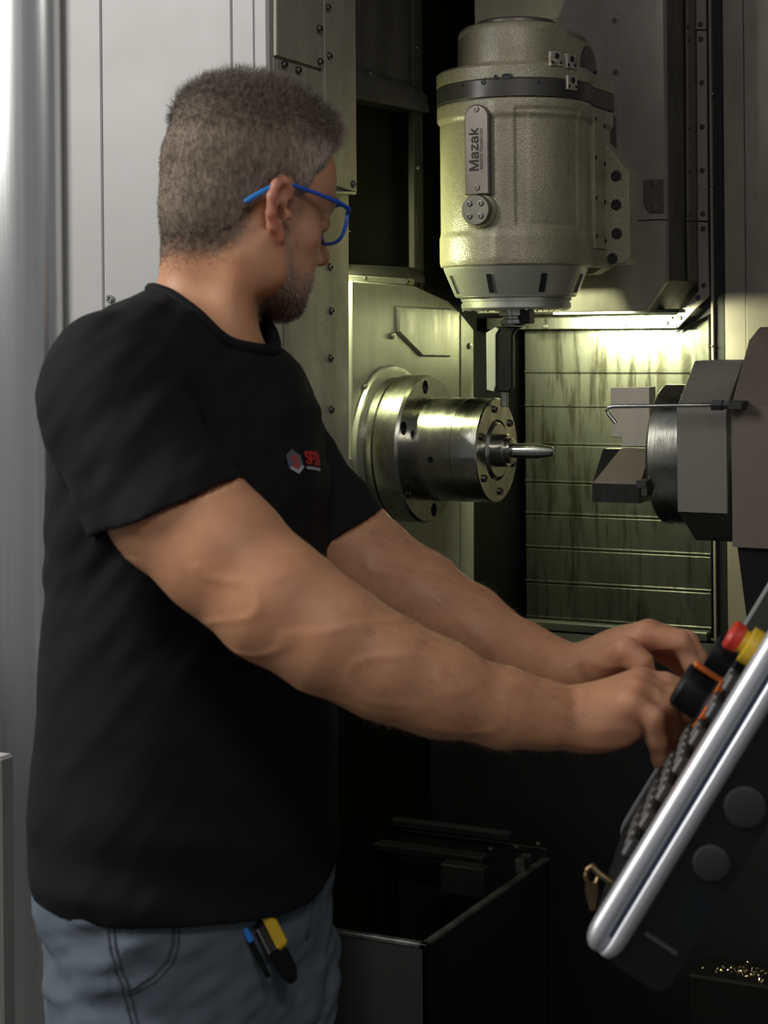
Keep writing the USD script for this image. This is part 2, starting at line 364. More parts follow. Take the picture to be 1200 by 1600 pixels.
# the lamp that hides behind the pillar
t = thing('work_lamp', 'machine work lamp fixed behind the door pillar', 'lamp', (-1.37, 2.46, 1.60))
obj('lamp_body', cbox((-1.405, 2.440, 1.60), (-1.363, 2.468, 1.66), 0.004), 'black_paint', t)
hd_ = [(-1.3885, 2.469), (-1.3615, 2.469), (-1.3615, 2.509), (-1.352, 2.512), (-1.378, 2.588), (-1.3885, 2.588)]
obj('lamp_hood', prism(hd_, 'Z', 1.671, 1.673), 'black_paint', t)
obj('lamp_shield', cbox((-1.3925, 2.466, 1.615), (-1.3890, 2.590, 1.78), 0.001), 'black_paint', t)

# dark inner walls around the working space
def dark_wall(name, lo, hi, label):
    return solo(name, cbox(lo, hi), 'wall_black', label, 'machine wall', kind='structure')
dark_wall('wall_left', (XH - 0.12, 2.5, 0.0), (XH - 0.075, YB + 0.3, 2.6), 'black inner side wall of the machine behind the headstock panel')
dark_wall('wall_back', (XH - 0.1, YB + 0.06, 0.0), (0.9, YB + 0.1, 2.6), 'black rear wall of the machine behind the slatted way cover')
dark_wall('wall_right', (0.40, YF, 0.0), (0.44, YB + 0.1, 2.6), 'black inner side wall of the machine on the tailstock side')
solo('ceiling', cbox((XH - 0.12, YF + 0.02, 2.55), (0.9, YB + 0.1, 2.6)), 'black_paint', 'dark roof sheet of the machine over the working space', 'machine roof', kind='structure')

# headstock panel
t = thing('headstock_panel', 'pale green-lit steel panel with sloping top around the chuck', 'machine panel', (XH, 2.8, 0.9))
side_plate([(550, 439), (648, 447), (701, 471), (719, 489), (719, 1010), (550, 993)], XH, 0.03, 'panel_steel', t, 'panel')
side_plate([(720, 490), (740, 515), (741, 1000), (720, 1010)], XH + .002, 0.03, 'panel_steel', t, 'edge_strip')
side_plate([(623, 478), (705, 482), (705, 558), (661, 557), (623.5, 519)], XH + .006, 0.012, 'panel_steel', t, 'access_cover', bevel=0.003)
for u, v in ((613, 525), (570, 605), (733, 541), (733, 760)):
    bolt(onX(u, v, XH + .002), (1, 0, 0), 0.0058, t, 'bright_bolt')

# ------------------------------------------------------------------ chuck on the left spindle
AY, AZ = 2.685, 1.312          # the spindle axis
AX = lambda x: np.array([x, AY, AZ])
t = thing('chuck', 'turned steel spindle chuck with bolted flange on the pale headstock panel', 'chuck', (XH, AY, AZ - 0.125))
obj('collar', lathe([(0.0, 0), (0.137, 0), (0.139, 0.004), (0.137, 0.010), (0.128, 0.012), (0.0, 0.012)], AX(XH), (1, 0, 0), 72), 'panel_steel', t)
flange_m = lathe([(0, 0), (0.119, 0.0), (0.119, 0.018), (0.1155, 0.019), (0.1155, 0.0215), (0.121, 0.0225), (0.1225, 0.0245), (0.1225, 0.062), (0.1195, 0.067), (0.084, 0.067), (0, 0.067)], AX(XH + .008), (1, 0, 0), 96)
XE = -1.163
x0 = XH + .072
body_m = lathe([(0, 0), (0.0855, 0), (0.0855, 0.078), (0.0845, 0.0785), (0.0845, 0.0800), (0.0855, 0.0805), (0.0855, XE - x0 - .002), (0.0835, XE - x0), (0.050, XE - x0), (0.049, XE - x0 - .007), (0, XE - x0 - .007)], AX(x0), (1, 0, 0), 96)
obj('nose_ring', lathe([(0.022, 0), (0.047, 0), (0.047, 0.006), (0.043, 0.011), (0.022, 0.011)], AX(XE - .007), (1, 0, 0), 64), 'turned_steel', t)
obj('collet', lathe([(0, 0), (0.027, 0), (0.027, 0.020), (0.025, 0.023), (0.021, 0.023), (0.021, 0.030), (0.0135, 0.032), (0, 0.032)], AX(XE - .002), (1, 0, 0), 48), 'turned_steel', t)
holes, holes2 = [], []
for k in range(6):
    a = math.radians(60 * k + 22)
    d = np.array([0, -math.cos(a), math.sin(a)])
    holes.append(place(trimesh.creation.cylinder(0.0112, 0.030, sections=28), AX(XH + .075) + d * 0.104, (1, 0, 0)))
    bolt(AX(XH + .063) + d * 0.104, (1, 0, 0), 0.0092, t, 'black_bolt', cap=True, h=.007)
    p = AX(XE) + d * 0.068
    bolt(p, (1, 0, 0), 0.0062, t, 'bolt_steel', cap=True, h=0.004)
for k in range(3):
    a = math.radians(120 * k - 8); d = np.array([0, -math.cos(a), math.sin(a)])
    holes2.append(place(trimesh.creation.cylinder(0.0052, 0.016, sections=20), AX(-1.243) + d * 0.0855, d))
    obj('set_screw', place(cap_bolt(.0048, .003), AX(-1.243) + d * 0.079, d), 'black_bolt', t)
def drill(m, cutters):
    m = trimesh.Trimesh(m.vertices, m.faces, process=True); m.merge_vertices(); m.fix_normals()
    return trimesh.boolean.difference([m] + cutters, engine='manifold')
obj('flange', drill(flange_m, holes), 'turned_steel', t)
obj('chuck_body', drill(body_m, holes2), 'turned_steel', t)
t = thing('workpiece', 'slim turned steel pin with tapered end held in the chuck nose', 'workpiece', (XE + .02, AY, AZ))
L0 = XE + .030
obj('shank', lathe([(0, 0), (0.0122, 0), (0.0122, 0.040), (0.0078, 0.0665), (0.0062, 0.068), (0.0052, 0.0685), (0.0045, 0.0655), (0, 0.0655)], AX(L0), (1, 0, 0), 40), 'tool_steel', t)

# ------------------------------------------------------------------ slatted way cover at the back
t = thing('way_cover', 'stack of wide horizontal stainless slats covering the rear wall behind the chuck, stained by coolant', 'way cover', (-0.9, YB, 0.9))
vs = [492, 583, 637, 697, 757, 808, 861, 916, 973]
xa, xb = XH + 0.012, onY(1110, 700, YB)[0]
for k in range(len(vs) - 1):
    z1, z0 = onY(950, vs[k], YB)[2], onY(950, vs[k + 1], YB)[2]
    yo = 0.0006 * k
    sl = cbox((xa, YB - yo, z0 + .0015), (xb, YB + .02, z1 - .0005), 0.002)
    lip = cbox((xa, YB - yo - .0012, z0 + .001), (xb, YB, z0 + .005), 0.0005)
    obj('slat', trimesh.util.concatenate([sl, lip]), 'slat_steel', t)
obj('slat', cbox((xa, YB - .001, onY(950, 490, YB)[2]), (xb, YB + .02, 1.60), 0.002), 'slat_steel', t)
obj('base_rail', cbox((xa, YB - .03, onY(950, 980, YB)[2] - .01), (xb, YB + .02, onY(950, 973, YB)[2] - .001), 0.002), 'dark_steel', t)

# guide rail and the wall panel at the right of the way cover
t = thing('corner_rail', 'thin vertical dark rail with bright edge between the slats and the right wall sheet', 'rail', (onY(1120, 600, YB)[0], YB - .03, 0.9))
def ycol(u0, u1, y, thick, z0, z1, mat, parent, name, b=0.0015):
    return obj(name, cbox((onY(u0, HORIZON, y)[0], y, z0), (onY(u1, HORIZON, y)[0], y + thick, z1), b), mat, parent)
ycol(1111, 1115, YB - .03, 0.03, 0.93, 2.2, 'carriage_steel', t, 'bright_edge', 0.001)
ycol(1115.5, 1133, YB - .022, 0.03, 0.60, 2.2, 'black_paint', t, 'rail')
for v in (147, 290, 541, 1000):
    bolt(onY(1113, v, YB - .03), (0, -1, 0), 0.003, t, 'bright_bolt')
t = thing('wall_sheet', 'tall brownish grey steel sheet at the right edge behind the second spindle', 'machine panel', (onY(1180, 600, YB - .03)[0], YB - .03, 0.6))
ycol(1133, 1166, YB - .026, 0.02, 0.55, 2.4, 'sheet_steel', t, 'sheet')
ycol(1166, 1420, YB - .030, 0.02, 0.55, 2.4, 'sheet_steel', t, 'sheet')

# ------------------------------------------------------------------ carriage: the flat column that carries the milling head
YC = 3.00
xcl, xcr = onY(743, 200, YC)[0], onY(1038, 200, YC)[0]
zb = onY(930, 487, YC)[2]
t = thing('carriage', 'tall flat grey steel carriage column behind the milling head with an angled lower corner', 'carriage', ((xcl + xcr) / 2, YC, zb))
c1, c2 = onY(1041, 440, YC), onY(1009, 487, YC)
zs = onY(1020, 344, YC)[2]
obj('upper_plate', prism([(xcl, zs + .0008), (xcr, zs + .0008), (xcr, 2.5), (xcl, 2.5)], 'Y', YC, YC + .02, bevel=0.0012), 'carriage_steel', t)
obj('lower_plate', prism([(xcl, zb), (c2[0], zb), (xcr, c1[2]), (xcr, zs - .0008), (xcl, zs - .0008)], 'Y', YC, YC + .02, bevel=0.0012), 'carriage_steel', t)
obj('column', prism([(xcl, zb + .004), (c2[0] - .003, zb + .004), (xcr - .003, c1[2] + .003), (xcr - .003, 2.5), (xcl, 2.5)], 'Y', YC + .02, YB - .01), 'dark_steel', t)
a, b = onY(905, 27, YC), onY(970, 330, YC)
obj('access_cover', prism([(a[0] - .06, b[2] + .02), (b[0], b[2] + .02), (b[0], a[2]), (a[0] - .06, a[2])], 'Y', YC - .003, YC, bevel=0.001), 'carriage_steel', t)
for u, v in ((961, 32), (963, 113), (967, 300)):
    bolt(onY(u, v, YC - .003), (0, -1, 0), 0.005, t, 'plate_metal', cap=True, h=0.002)
pl = [onY(u, v, YC) for u, v in ((1006, 281), (1037.5, 280), (1038, 333), (1015, 333), (1006, 318))]
obj('corner_plate', prism([(p[0], p[2]) for p in pl], 'Y', YC - .003, YC, bevel=0.001), 'plate_metal', t)
for u, v in ((1021.5, 286), (1022, 326)):
    bolt(onY(u, v, YC - .003), (0, -1, 0), 0.0055, t, 'plate_metal', cap=True, h=0.002)
# seal frame around the carriage
YS = 3.20
t = thing('seal_frame', 'bolted U-shaped steel frame strip around the carriage opening', 'seal frame', (onY(1098, 300, YS)[0], YS, 1.5))
def ypoly(pts, y, thick, mat, parent, name, bevel=0.001):
    return obj(name, prism([onY(u, v, y)[[0, 2]] for u, v in pts], 'Y', y, y + thick, bevel=bevel), mat, parent)
ypoly([(1087, -40), (1102, -40), (1102.5, 46), (1087.5, 46)], YS, .008, 'carriage_steel', t, 'strip')
ypoly([(1088, 48), (1103, 48), (1105, 345), (1090, 345)], YS, .008, 'carriage_steel', t, 'strip')
ypoly([(1090, 347), (1105, 347), (1107, 462), (1059, 512), (1050, 500), (1091, 455)], YS, .008, 'carriage_steel', t, 'strip')
ypoly([(760, 497), (1049, 494), (1058, 513), (760, 515)], YS, .008, 'slat_steel', t, 'strip')
ypoly([(1092, -60), (1108, -60), (1112, 490), (1055, 520), (1092, 470)], YS + .03, .012, 'black_paint', t, 'backing')
for u, v in ((1095, 38), (1095.5, 61), (1097, 129), (1097.5, 198), (1098, 266), (1098.5, 334), (1099, 357), (1100, 446), (1091, 465), (1062, 497), (1041, 505), (976, 507), (914, 509), (852, 509.5)):
    bolt(onY(u, v, YS), (0, -1, 0), 0.0048, t, 'bolt_steel')
CA = '/World/carriage'
xsd = xcr + .0005
for vv0, vv1, du in ((-40, 345, 0), (347, 438, 1.5)):
    pts = [onX(u + du, v, xsd)[1:] for u, v in ((1071, vv0), (1082, vv0), (1083.5, vv1), (1073, vv1))]
    obj('side_strip', prism(pts, 'X', xsd - .001, xsd + .005, bevel=.001), 'warm_steel', CA)
for u, v in ((1075, 41), (1076, 63), (1077, 133), (1077, 200), (1077.5, 267), (1078, 335), (1079, 358)):
    bolt(onX(u, v, xsd + .005), (1, 0, 0), 0.0042, CA, 'bolt_steel')

# lamp recessed under the carriage
t = thing('carriage_lamp', 'shallow lamp bar under the lower edge of the carriage', 'lamp', (-1.10, 3.10, zb))
obj('lamp_body', cbox((-1.22, 3.08, zb - .003), (-0.98, 3.12, zb + .004), 0.001), 'black_paint', t)

# ------------------------------------------------------------------ milling head
HX, HY = -1.126, 2.682
def hz(v): return 1.5 - (v - HORIZON) * 2.9 / FPX
t = thing('milling_head', 'large beige cast milling spindle head with dark band and nameplate, hanging before the carriage', 'milling head', (HX, HY, hz(487)))
HO = np.array([HX, HY, 0.0])
def dsec(r, back, side, n=56):
    """Round front with a square block towards the carriage: outline of the head seen from above."""
    a = np.linspace(math.pi, 2 * math.pi, n)        # front half circle (towards -y)
    pts = [(r * math.cos(k), r * math.sin(k)) for k in a]
    return np.array(pts + [(r, side * 0.25), (r * 0.92, side), (r * 0.92, back), (-r * 0.92, back), (-r * 0.92, side), (-r, side * .25)])
def loft(rings, zs, parent, name, mat, smooth=35):
    """rings: lists of (x, y) with equal counts, stacked at heights zs; closed with flat ends."""
    n = len(rings[0]); v = np.vstack([np.c_[np.array(r) + [HX, HY], np.full(n, z)] for r, z in zip(rings, zs)])
    f = []
    for k in range(len(rings) - 1):
        for j in range(n):
            i = (j + 1) % n
            f += [[k * n + j, k * n + i, (k + 1) * n + i], [k * n + j, (k + 1) * n + i, (k + 1) * n + j]]
    c0, c1 = len(v), len(v) + 1
    v = np.vstack([v, v[:n].mean(0), v[-n:].mean(0)])
    for j in range(n):
        i = (j + 1) % n
        f += [[c0, i, j], [c1, (len(rings) - 1) * n + j, (len(rings) - 1) * n + i]]
    return obj(name, trimesh.Trimesh(v, f, process=False), mat, parent, smooth)
# main body with the shallow raised pad and relief as real displacement of a dense grid
R = 0.1205
na = 150
sec = dsec(1.0, 0.145 / R, 0.055 / R, na)
zs = np.r_[hz(420) - 0.0, hz(418), np.linspace(hz(412), hz(172), 90), hz(169.5), hz(168)]
ang0 = np.arctan2(sec[:, 1], sec[:, 0])
front = np.zeros(len(sec), bool); front[:na] = True
def sstep(x, a, b): t_ = np.clip((x - a) / (b - a), 0, 1); return t_ * t_ * (3 - 2 * t_)
def band(x, a, b, w): return sstep(x, a - w, a + w) * (1 - sstep(x, b - w, b + w))
rings = []
for k, z in enumerate(zs):
    vpix = HORIZON + (1.5 - z) * FPX / 2.9
    r = np.full(len(sec), R)
    r += 0.0045 * (1 - sstep(vpix, 192, 199)) + 0.0022 * sstep(vpix, 366, 376)         # thicker rims at top and bottom
    azi = np.degrees(np.arctan2(sec[:, 0], -sec[:, 1]))                                   # 0 = towards -y, + to the right
    pad = band(azi, 23, 78, 1.2) * band(vpix, 184, 362, 2.0)
    r -= 0.0026 * pad * front
    pad2 = band(azi, 33, 68, 1.2) * band(vpix, 190, 356, 2.0)
    r += 0.0009 * pad2 * front
    r += 0.0035 * band(azi, 6, 16, 3) * band(vpix, 175, 410, 4) * front * 0.5
    edge = 0.004 if k in (0, len(zs) - 1) else (0.0012 if k in (1, len(zs) - 2) else 0)
    rings.append(sec * (r - edge)[:, None])
loft(rings, zs, t, 'casting', 'cast_paint')
# dark band, rim and upper casing
bs = [dsec(rr, 0.155, 0.055) for rr in (0.1235, 0.1255, 0.1255, 0.1235)]
loft(bs, [hz(168.5), hz(167), hz(142), hz(140)], t, 'band', 'band_metal')
rs_ = [dsec(rr, 0.155, 0.055) for rr in (0.1235, 0.1255, 0.1255, 0.121, 0.117)]
loft(rs_, [hz(140.5), hz(139), hz(121), hz(117), hz(116)], t, 'rim', 'cast_paint')
cs = [dsec(rr, bk, 0.03) for rr, bk in ((0.099, .13), (0.094, .12), (0.0915, .12), (0.090, .12), (0.087, .115), (0.080, .105), (0.05, .05))]
loft(cs, [hz(117), hz(113), hz(106), hz(60), hz(52), hz(47), hz(46)], t, 'upper_casing', 'cast_paint')
obj('top_cap', lathe([(0, 0), (0.066, 0), (0.066, 0.008), (0.062, 0.011), (0, 0.011)], HO + [0.0, 0.01, hz(47)], (0, 0, 1), 64), 'plate_metal', t)
# rounded hump with a side cover at the right of the upper casing
cov = [(HY + 0.060 + 0.040 * math.cos(th), hz(112) + 0.044 * math.sin(th)) for th in np.linspace(0, math.pi, 18)] + [(HY + .020, hz(140)), (HY + .100, hz(140))]
arc = [(HX + .086 * math.cos(th), HY + .086 * math.sin(th)) for th in np.linspace(-.9, 1.5, 16)]
obj('hump', hull([(HX + .104, y_, z_) for y_, z_ in cov] + [(x_, y_, hz(58)) for x_, y_ in arc if x_ > HX + .03] + [(x_, y_, hz(125)) for x_, y_ in arc]), 'cast_paint', t, smooth=40)
hq = [(HY + .060 + (y_ - HY - .060) * .88, hz(116) + (z_ - hz(116)) * .90) for y_, z_ in cov]
obj('hump_cover', prism(hq, 'X', HX + .103, HX + .107, bevel=0.001), 'band_metal', t)
for dy_, v in ((0.031, 112), (0.089, 112)):
    bolt((HX + .107, HY + dy_, hz(v)), (1, 0, 0), 0.0036, t, 'black_bolt', h=.002)
# metal chin, slotted cone, spindle nose ring
obj('chin_cone', lathe([(0, 0), (0.0985, 0.0), (0.1155, 0.0405), (0.1175, 0.0475), (0.1155, 0.0490), (0, 0.049)], HO + [0, 0, hz(465)], (0, 0, 1), 96), 'chin_steel', t)
for k in range(8):
    a = math.radians(45 * k + 1.0)
    d = np.array([math.sin(a), -math.cos(a), 0])
    s_ = np.array([math.cos(a), math.sin(a), 0])
    pz = lambda r_, z_, w_: [HO + d * r_ + s_ * w_ + [0, 0, z_], HO + d * r_ - s_ * w_ + [0, 0, z_]]
    obj('slot', hull(pz(.1008, hz(461), .0048) + pz(.1132, hz(433), .0048) + pz(.09, hz(461), .0048) + pz(.095, hz(433), .0048)), 'black_paint', t)
    obj('slot_edge', hull(pz(.1022, hz(461), .0010) + pz(.1142, hz(433), .0010) + pz(.09, hz(461), .0010) + pz(.095, hz(433), .0010)).apply_translation(s_ * .0056), 'tool_steel', t)
obj('nose_ring', lathe([(0, 0), (0.086, 0.0), (0.0885, 0.003), (0.0885, 0.010), (0.0865, 0.011), (0.0865, 0.013), (0.089, 0.014), (0.089, 0.019), (0.097, 0.0205), (0.097, 0.023), (0, 0.023)], HO + [0, 0, hz(486)], (0, 0, 1), 96), 'chin_steel', t)
# coolant droplets hanging from the ring
dr = []
for k in range(46):
    a = rng.uniform(0, 2 * math.pi); rr = rng.uniform(0.055, 0.086)
    s = trimesh.creation.icosphere(1, rng.uniform(0.0012, 0.0024)); s.apply_scale([1, 1, 0.9])
    s.apply_translation(HO + [rr * math.cos(a), rr * math.sin(a), hz(486) - .0006]); dr.append(s)
# nameplate and the round cap under it, on the front of the head
yn = HY - R - 0.0005
def ncap(half, z0, z1, n=14):
    th = np.linspace(0, math.pi, n)
    return [(HX + half * math.cos(k), z1 - half + half * math.sin(k)) for k in th] + [(HX - half, z0), (HX + half, z0)]
pcx = onY(749, 240, yn)[0] - HX
pts = [(x + pcx, z) for x, z in ncap(0.0205, onY(749, 305, yn)[2], onY(749, 164, yn)[2])]
obj('nameplate', prism(pts, 'Y', yn - .011, yn + .012, bevel=0.002), 'plate_metal', t, label='brown metal nameplate with dark lettering')
NP = f'{t}/nameplate'
def lettering(text, height, width, x, z, y, parent, mat, bold, name='lettering', label=None):
    """Text that reads upwards on a plate facing -y: its reading direction is +z and its top points to -x."""
    m = meshkit.text_mesh(text, height, 0.0006, bold)
    v = np.array(m.vertices); w = v[:, 0].max() - v[:, 0].min()
    sx = width / w
    q = np.c_[x - v[:, 1], y - v[:, 2], z + (v[:, 0] - v[:, 0].min()) * sx]
    m2 = trimesh.Trimesh(q, m.faces, process=False); m2.fix_normals()
    return obj(name, m2, mat, parent, smooth=False, label=label)
lx = HX + pcx
lettering('Mazak', 0.0150, onY(745, 201, yn)[2] - onY(745, 268, yn)[2], lx + .0030, onY(745, 268, yn)[2], yn - .0110, NP, 'ink', True, label='black maker lettering reading upwards')
lettering('SMOOTH TECHNOLOGY', 0.0046, onY(745, 201, yn)[2] - onY(745, 266, yn)[2], lx + .0105, onY(745, 266, yn)[2], yn - .0110, NP, 'ink', False, label='small black lettering reading upwards')
bolt((lx, yn - .011, onY(746, 172, yn)[2]), (0, -1, 0), 0.0048, NP, 'plate_metal', cap=True, h=.0015)
bolt((lx, yn - .011, onY(747, 294, yn)[2]), (0, -1, 0), 0.0048, NP, 'plate_metal', cap=True, h=.0015)
zc = onY(749, 329, yn)[2]
obj('round_boss', lathe([(0, -0.02), (0.030, -0.02), (0.0285, 0.004), (0.0265, 0.006), (0, 0.006)], (lx, yn, zc), (0, -1, 0), 48), 'cast_paint', t)
obj('round_cap', lathe([(0, 0), (0.0235, 0), (0.0235, 0.011), (0.0225, 0.0125), (0, 0.0125)], (lx, yn - .006, zc), (0, -1, 0), 48), 'cap_metal', t)
RC = f'{t}/round_cap'
for dx_ in (-1, 1):
    for dz_ in (-1, 1):
        bolt((lx + dx_ * .0095, yn - .0185, zc + dz_ * .0098), (0, -1, 0), 0.0046, RC, 'bolt_steel', cap=True, h=.002)
# worn clamp pads and details on band and rim
def on_cyl(azi, r, z): a = math.radians(azi); return np.array([HX + r * math.sin(a), HY - r * math.cos(a), z]), np.array([math.sin(a), -math.cos(a), 0])
def azi_at(u, r=0.1255):
    s = (u - 806) / FPX * 2.9 / r
    return math.degrees(math.asin(np.clip(s, -1, 1))) + 27.0
for u, v in ((861, 110), (885, 112), (886, 144)):
    p, n = on_cyl(azi_at(u), 0.1250, hz(v + 1))
    pp = place(cbox((-.0115, -.0115, -.003), (.0115, .0115, .0035), .001), p, n)
    q_ = obj('clamp_pad', pp, 'tool_pad', t)
    a_, b_, _ = frame_of(n)
    bolt(p + n * .0035 + b_ * .004, n, 0.0048, q_, 'black_bolt', h=.002)
    for sx in (-1, 1):
        bolt(p + n * .0035 - b_ * .006 + a_ * sx * .0075, n, 0.0026, q_, 'black_bolt', h=.001)
for u, v, r_ in ((752, 139, .0045), (770, 133, .0045), (722, 141, .0030), (833, 141, .0025), (700, 146, .002), (934, 160, .0025)):
    p, n = on_cyl(azi_at(u), 0.1250, hz(v + 6))
    bolt(p, n, r_, t, 'black_bolt', h=.0015)
p, n = on_cyl(azi_at(787), 0.1250, hz(138))
obj('oval_window', place(lathe([(0, 0), (0.0065, 0), (0.0065, 0.0012), (0.005, 0.0015), (0, 0.0005)], (0, 0, 0), (0, 0, 1), 20).apply_scale([1.35, 0.7, 1]), p, n), 'black_bolt', t)
# side cover plate on the right flank and the mounting flange
xs = HX + R * 0.92 + .0012
pts = [(2.737, onX(930, 178, xs)[2]), (2.790, onX(940, 178, xs)[2]), (2.790, onX(936, 390, xs)[2]), (2.737, onX(930, 388, xs)[2])]
obj('side_cover', prism(pts, 'X', xs - .006, xs + .0045, bevel=0.0015), 'cast_paint', t)
SC = f'{t}/side_cover'
for yy, v in ((2.743, 188), (2.743, 249), (2.743, 312), (2.743, 372), (2.784, 196), (2.784, 256), (2.784, 316), (2.784, 378)):
    bolt((xs + .0045, yy, 1.5 - (v - HORIZON) * 2.9 / FPX), (1, 0, 0), 0.0036, SC, 'black_bolt', h=.0015)
yf = HY + 0.122
fl = [onY(u, v, yf) for u, v in ((925, 205), (953, 233), (982, 270), (984, 405), (975, 413), (950, 413), (925, 428))]
fl = [(p[0], p[2]) for p in fl]
fl += [(HX - .1, fl[-1][1]), (HX - .1, fl[0][1])]
obj('mounting_flange', prism(fl, 'Y', yf, yf + .045, bevel=0.003), 'cast_paint', t)
MF = f'{t}/mounting_flange'
for u, v in ((963, 275), (963, 320), (964, 365), (957, 404)):
    obj('bolt_socket', lathe([(0, -0.0005), (0.0092, -0.0005), (0.0092, 0.001), (0.0075, 0.0016), (0.0055, 0.0014), (0.0045, 0.0003), (0, 0.0003)], onY(u, v, yf), (0, -1, 0), 24), 'black_bolt', MF)
obj('neck_block', cbox((HX - .10, yf + .04, hz(400)), (HX + .065, YC - .004, hz(150)), 0.01), 'dark_steel', t)
solo('coolant_drops', dr, 'droplet', 'row of hanging coolant drops under the milling head nose ring', 'coolant', kind='stuff', smooth=True)

# ------------------------------------------------------------------ boring tool in the head
t = thing('boring_tool', 'offset steel boring tool with dark side face clamped under the milling head', 'cutting tool', (HX + .005, HY, hz(640)))
obj('tool_holder', lathe([(0, 0), (0.020, 0.0), (0.0225, 0.004), (0.0225, 0.010), (0.018, 0.0115), (0.018, 0.0150), (0.024, 0.0165), (0.024, 0.026), (0, 0.026)], HO + [-.004, 0, hz(511)], (0, 0, 1), 40), 'tool_steel', t)
obj('clamp_key', cbox((HX + .014, HY - .018, hz(508)), (HX + .030, HY + .006, hz(486)), 0.002), 'black_bolt', t)
# S-bent bar: outline in x,z extruded along y
P = lambda u, v: (onY(u, v, HY)[0], onY(u, v, HY)[2])
bar = [P(*q_) for q_ in ((770, 519), (784, 510), (822, 510), (812, 516), (808, 524), (808, 605), (803, 613), (772, 610), (769, 605))]
obj('tool_bar', prism(bar, 'Y', HY - .020, HY - .006, bevel=0.0025), 'tool_dark', t)
brt = [P(*q_) for q_ in ((768, 520), (783, 511), (788, 514), (783, 523), (783, 602), (780, 611), (769, 608))]
obj('ground_face', prism(brt, 'Y', HY - .0225, HY - .0195, bevel=0.0008), 'ground_steel', t)
obj('boring_shank', lathe([(0, 0), (0.006, 0.0), (0.0065, 0.002), (0.0065, 0.036), (0, 0.036)], (P(788, 640)[0], HY, hz(638)), (0, 0, 1), 24), 'tool_steel', t)

# ------------------------------------------------------------------ second spindle on the right
XD = -0.877
t = thing('second_spindle', 'second spindle with faceted brownish housing pointing left at the right edge', 'spindle', (-0.5, AY, AZ - .24))
xo = onX  # pixel to x of the drum
x_oct = -0.813; x_oct2 = -0.737; x_hs = -0.726
obj('drum', lathe([(0, 0), (0.100, 0), (0.106, 0.002), (0.109, 0.006), (0.109, 0.080), (0, 0.080)], AX(XD), (1, 0, 0), 96), 'turned_steel', t)
oc = [(-.146, -.074), (-.146, .080), (-.055, .146), (.055, .146), (.146, .080), (.146, -.074), (.06, -.125), (-.06, -.125)]
obj('octagon_body', prism([(AY + a_, AZ + b_) for a_, b_ in oc], 'X', x_oct, x_oct2, bevel=0.0015), 'oct_steel', t)
obj('bearing_ring', lathe([(0, 0), (0.135, 0), (0.135, 0.02), (0, 0.02)], AX(x_oct2 - .006), (1, 0, 0), 64), 'turned_steel', t)
hs = [(-.165, -.120), (-.165, .083), (-.065, .178), (-.01, .196), (.10, .196), (.20, .10), (.20, -.12)]
obj('housing', prism([(AY + a_, AZ + b_) for a_, b_ in hs], 'X', x_hs, x_hs + .55, bevel=0.002), 'warm_steel', t)
lo_ = [(-.158, -.1205), (.15, -.1205), (.15, -.25), (-.105, -.25)]
obj('lower_shroud', prism([(AY + a_, AZ + b_) for a_, b_ in lo_], 'X', x_hs + .006, x_hs + .55), 'black_paint', t)
# spray nozzle
npts = [onY(u, v, AY - .185) for u, v in ((1112, 633), (1060, 633.5), (1000, 634.5), (958, 635), (951, 637), (948, 641), (950, 646), (962, 661))]
obj('spray_pipe', tube(npts, 0.0030, 12), 'tool_steel', t, smooth=40)
pn = onY(1113, 633, AY - .185)
obj('pipe_fitting', [lathe([(0, 0), (0.0075, 0), (0.0085, 0.002), (0.0085, 0.016), (0.0065, 0.018), (0.0065, 0.030), (0, 0.030)], pn - [0.001, 0, 0], (1, 0, 0), 6), cbox(pn + [.024, -.006, -.006], pn + [.045, .03, .006], .001)], 'black_bolt', t, smooth=False)
# jaw plates in front of the drum
yj = AY + .03
jw = [(onY(u, v, yj)[0], onY(u, v, yj)[2]) for u, v in ((954, 606), (1015, 605), (1015, 698), (971, 698), (971, 684), (954, 683))]
obj('jaw_plate', prism(jw, 'Y', yj, yj + .03, bevel=0.001), 'carriage_steel', t)
yk = AY - .05
zk0, zk1 = onY(950, 785, yk)[2], onY(950, 757, yk)[2]
xk0, xk1 = onY(925, 757, yk)[0], onY(1000, 757, yk)[0]
kz = onY(950, 705, yk)[2]
obj('jaw_block', prism([(yk, zk0), (yk, zk1), (yk + .05, kz), (yk + .08, kz), (yk + .08, zk0)], 'X', xk0, xk1, bevel=0.001), 'jaw_dark', t)
obj('jaw_top', hull([(xk0 + .001, yk, zk1 + .0012), (xk1, yk, zk1 + .0012), (xk0 + .030, yk + .05, kz + .0012), (xk1, yk + .05, kz + .0012), (xk0 + .002, yk + .002, zk1), (xk1, yk + .002, zk1), (xk0 + .03, yk + .052, kz), (xk1, yk + .052, kz)]), 'warm_steel', t)
for u, v, w_, h_ in ((1003, 757, .016, .012), (1008, 768, .010, .014)):
    p = onY(u, v, AY - .112)
    obj('drum_clip', cbox(p + [-w_ / 2, -.004, -h_ / 2], p + [w_ / 2, .03, h_ / 2], .001), 'black_bolt', t)
p = AX(XD + .045) + np.array([0, -math.cos(math.radians(63)), math.sin(math.radians(63))]) * 0.109
obj('drum_hole', lathe([(0.0055, -.001), (0.0055, .0006), (0.004, .0006), (0.0035, -.001), (0, -.001)][::-1], p, p - AX(XD + .045), 16), 'black_bolt', t)

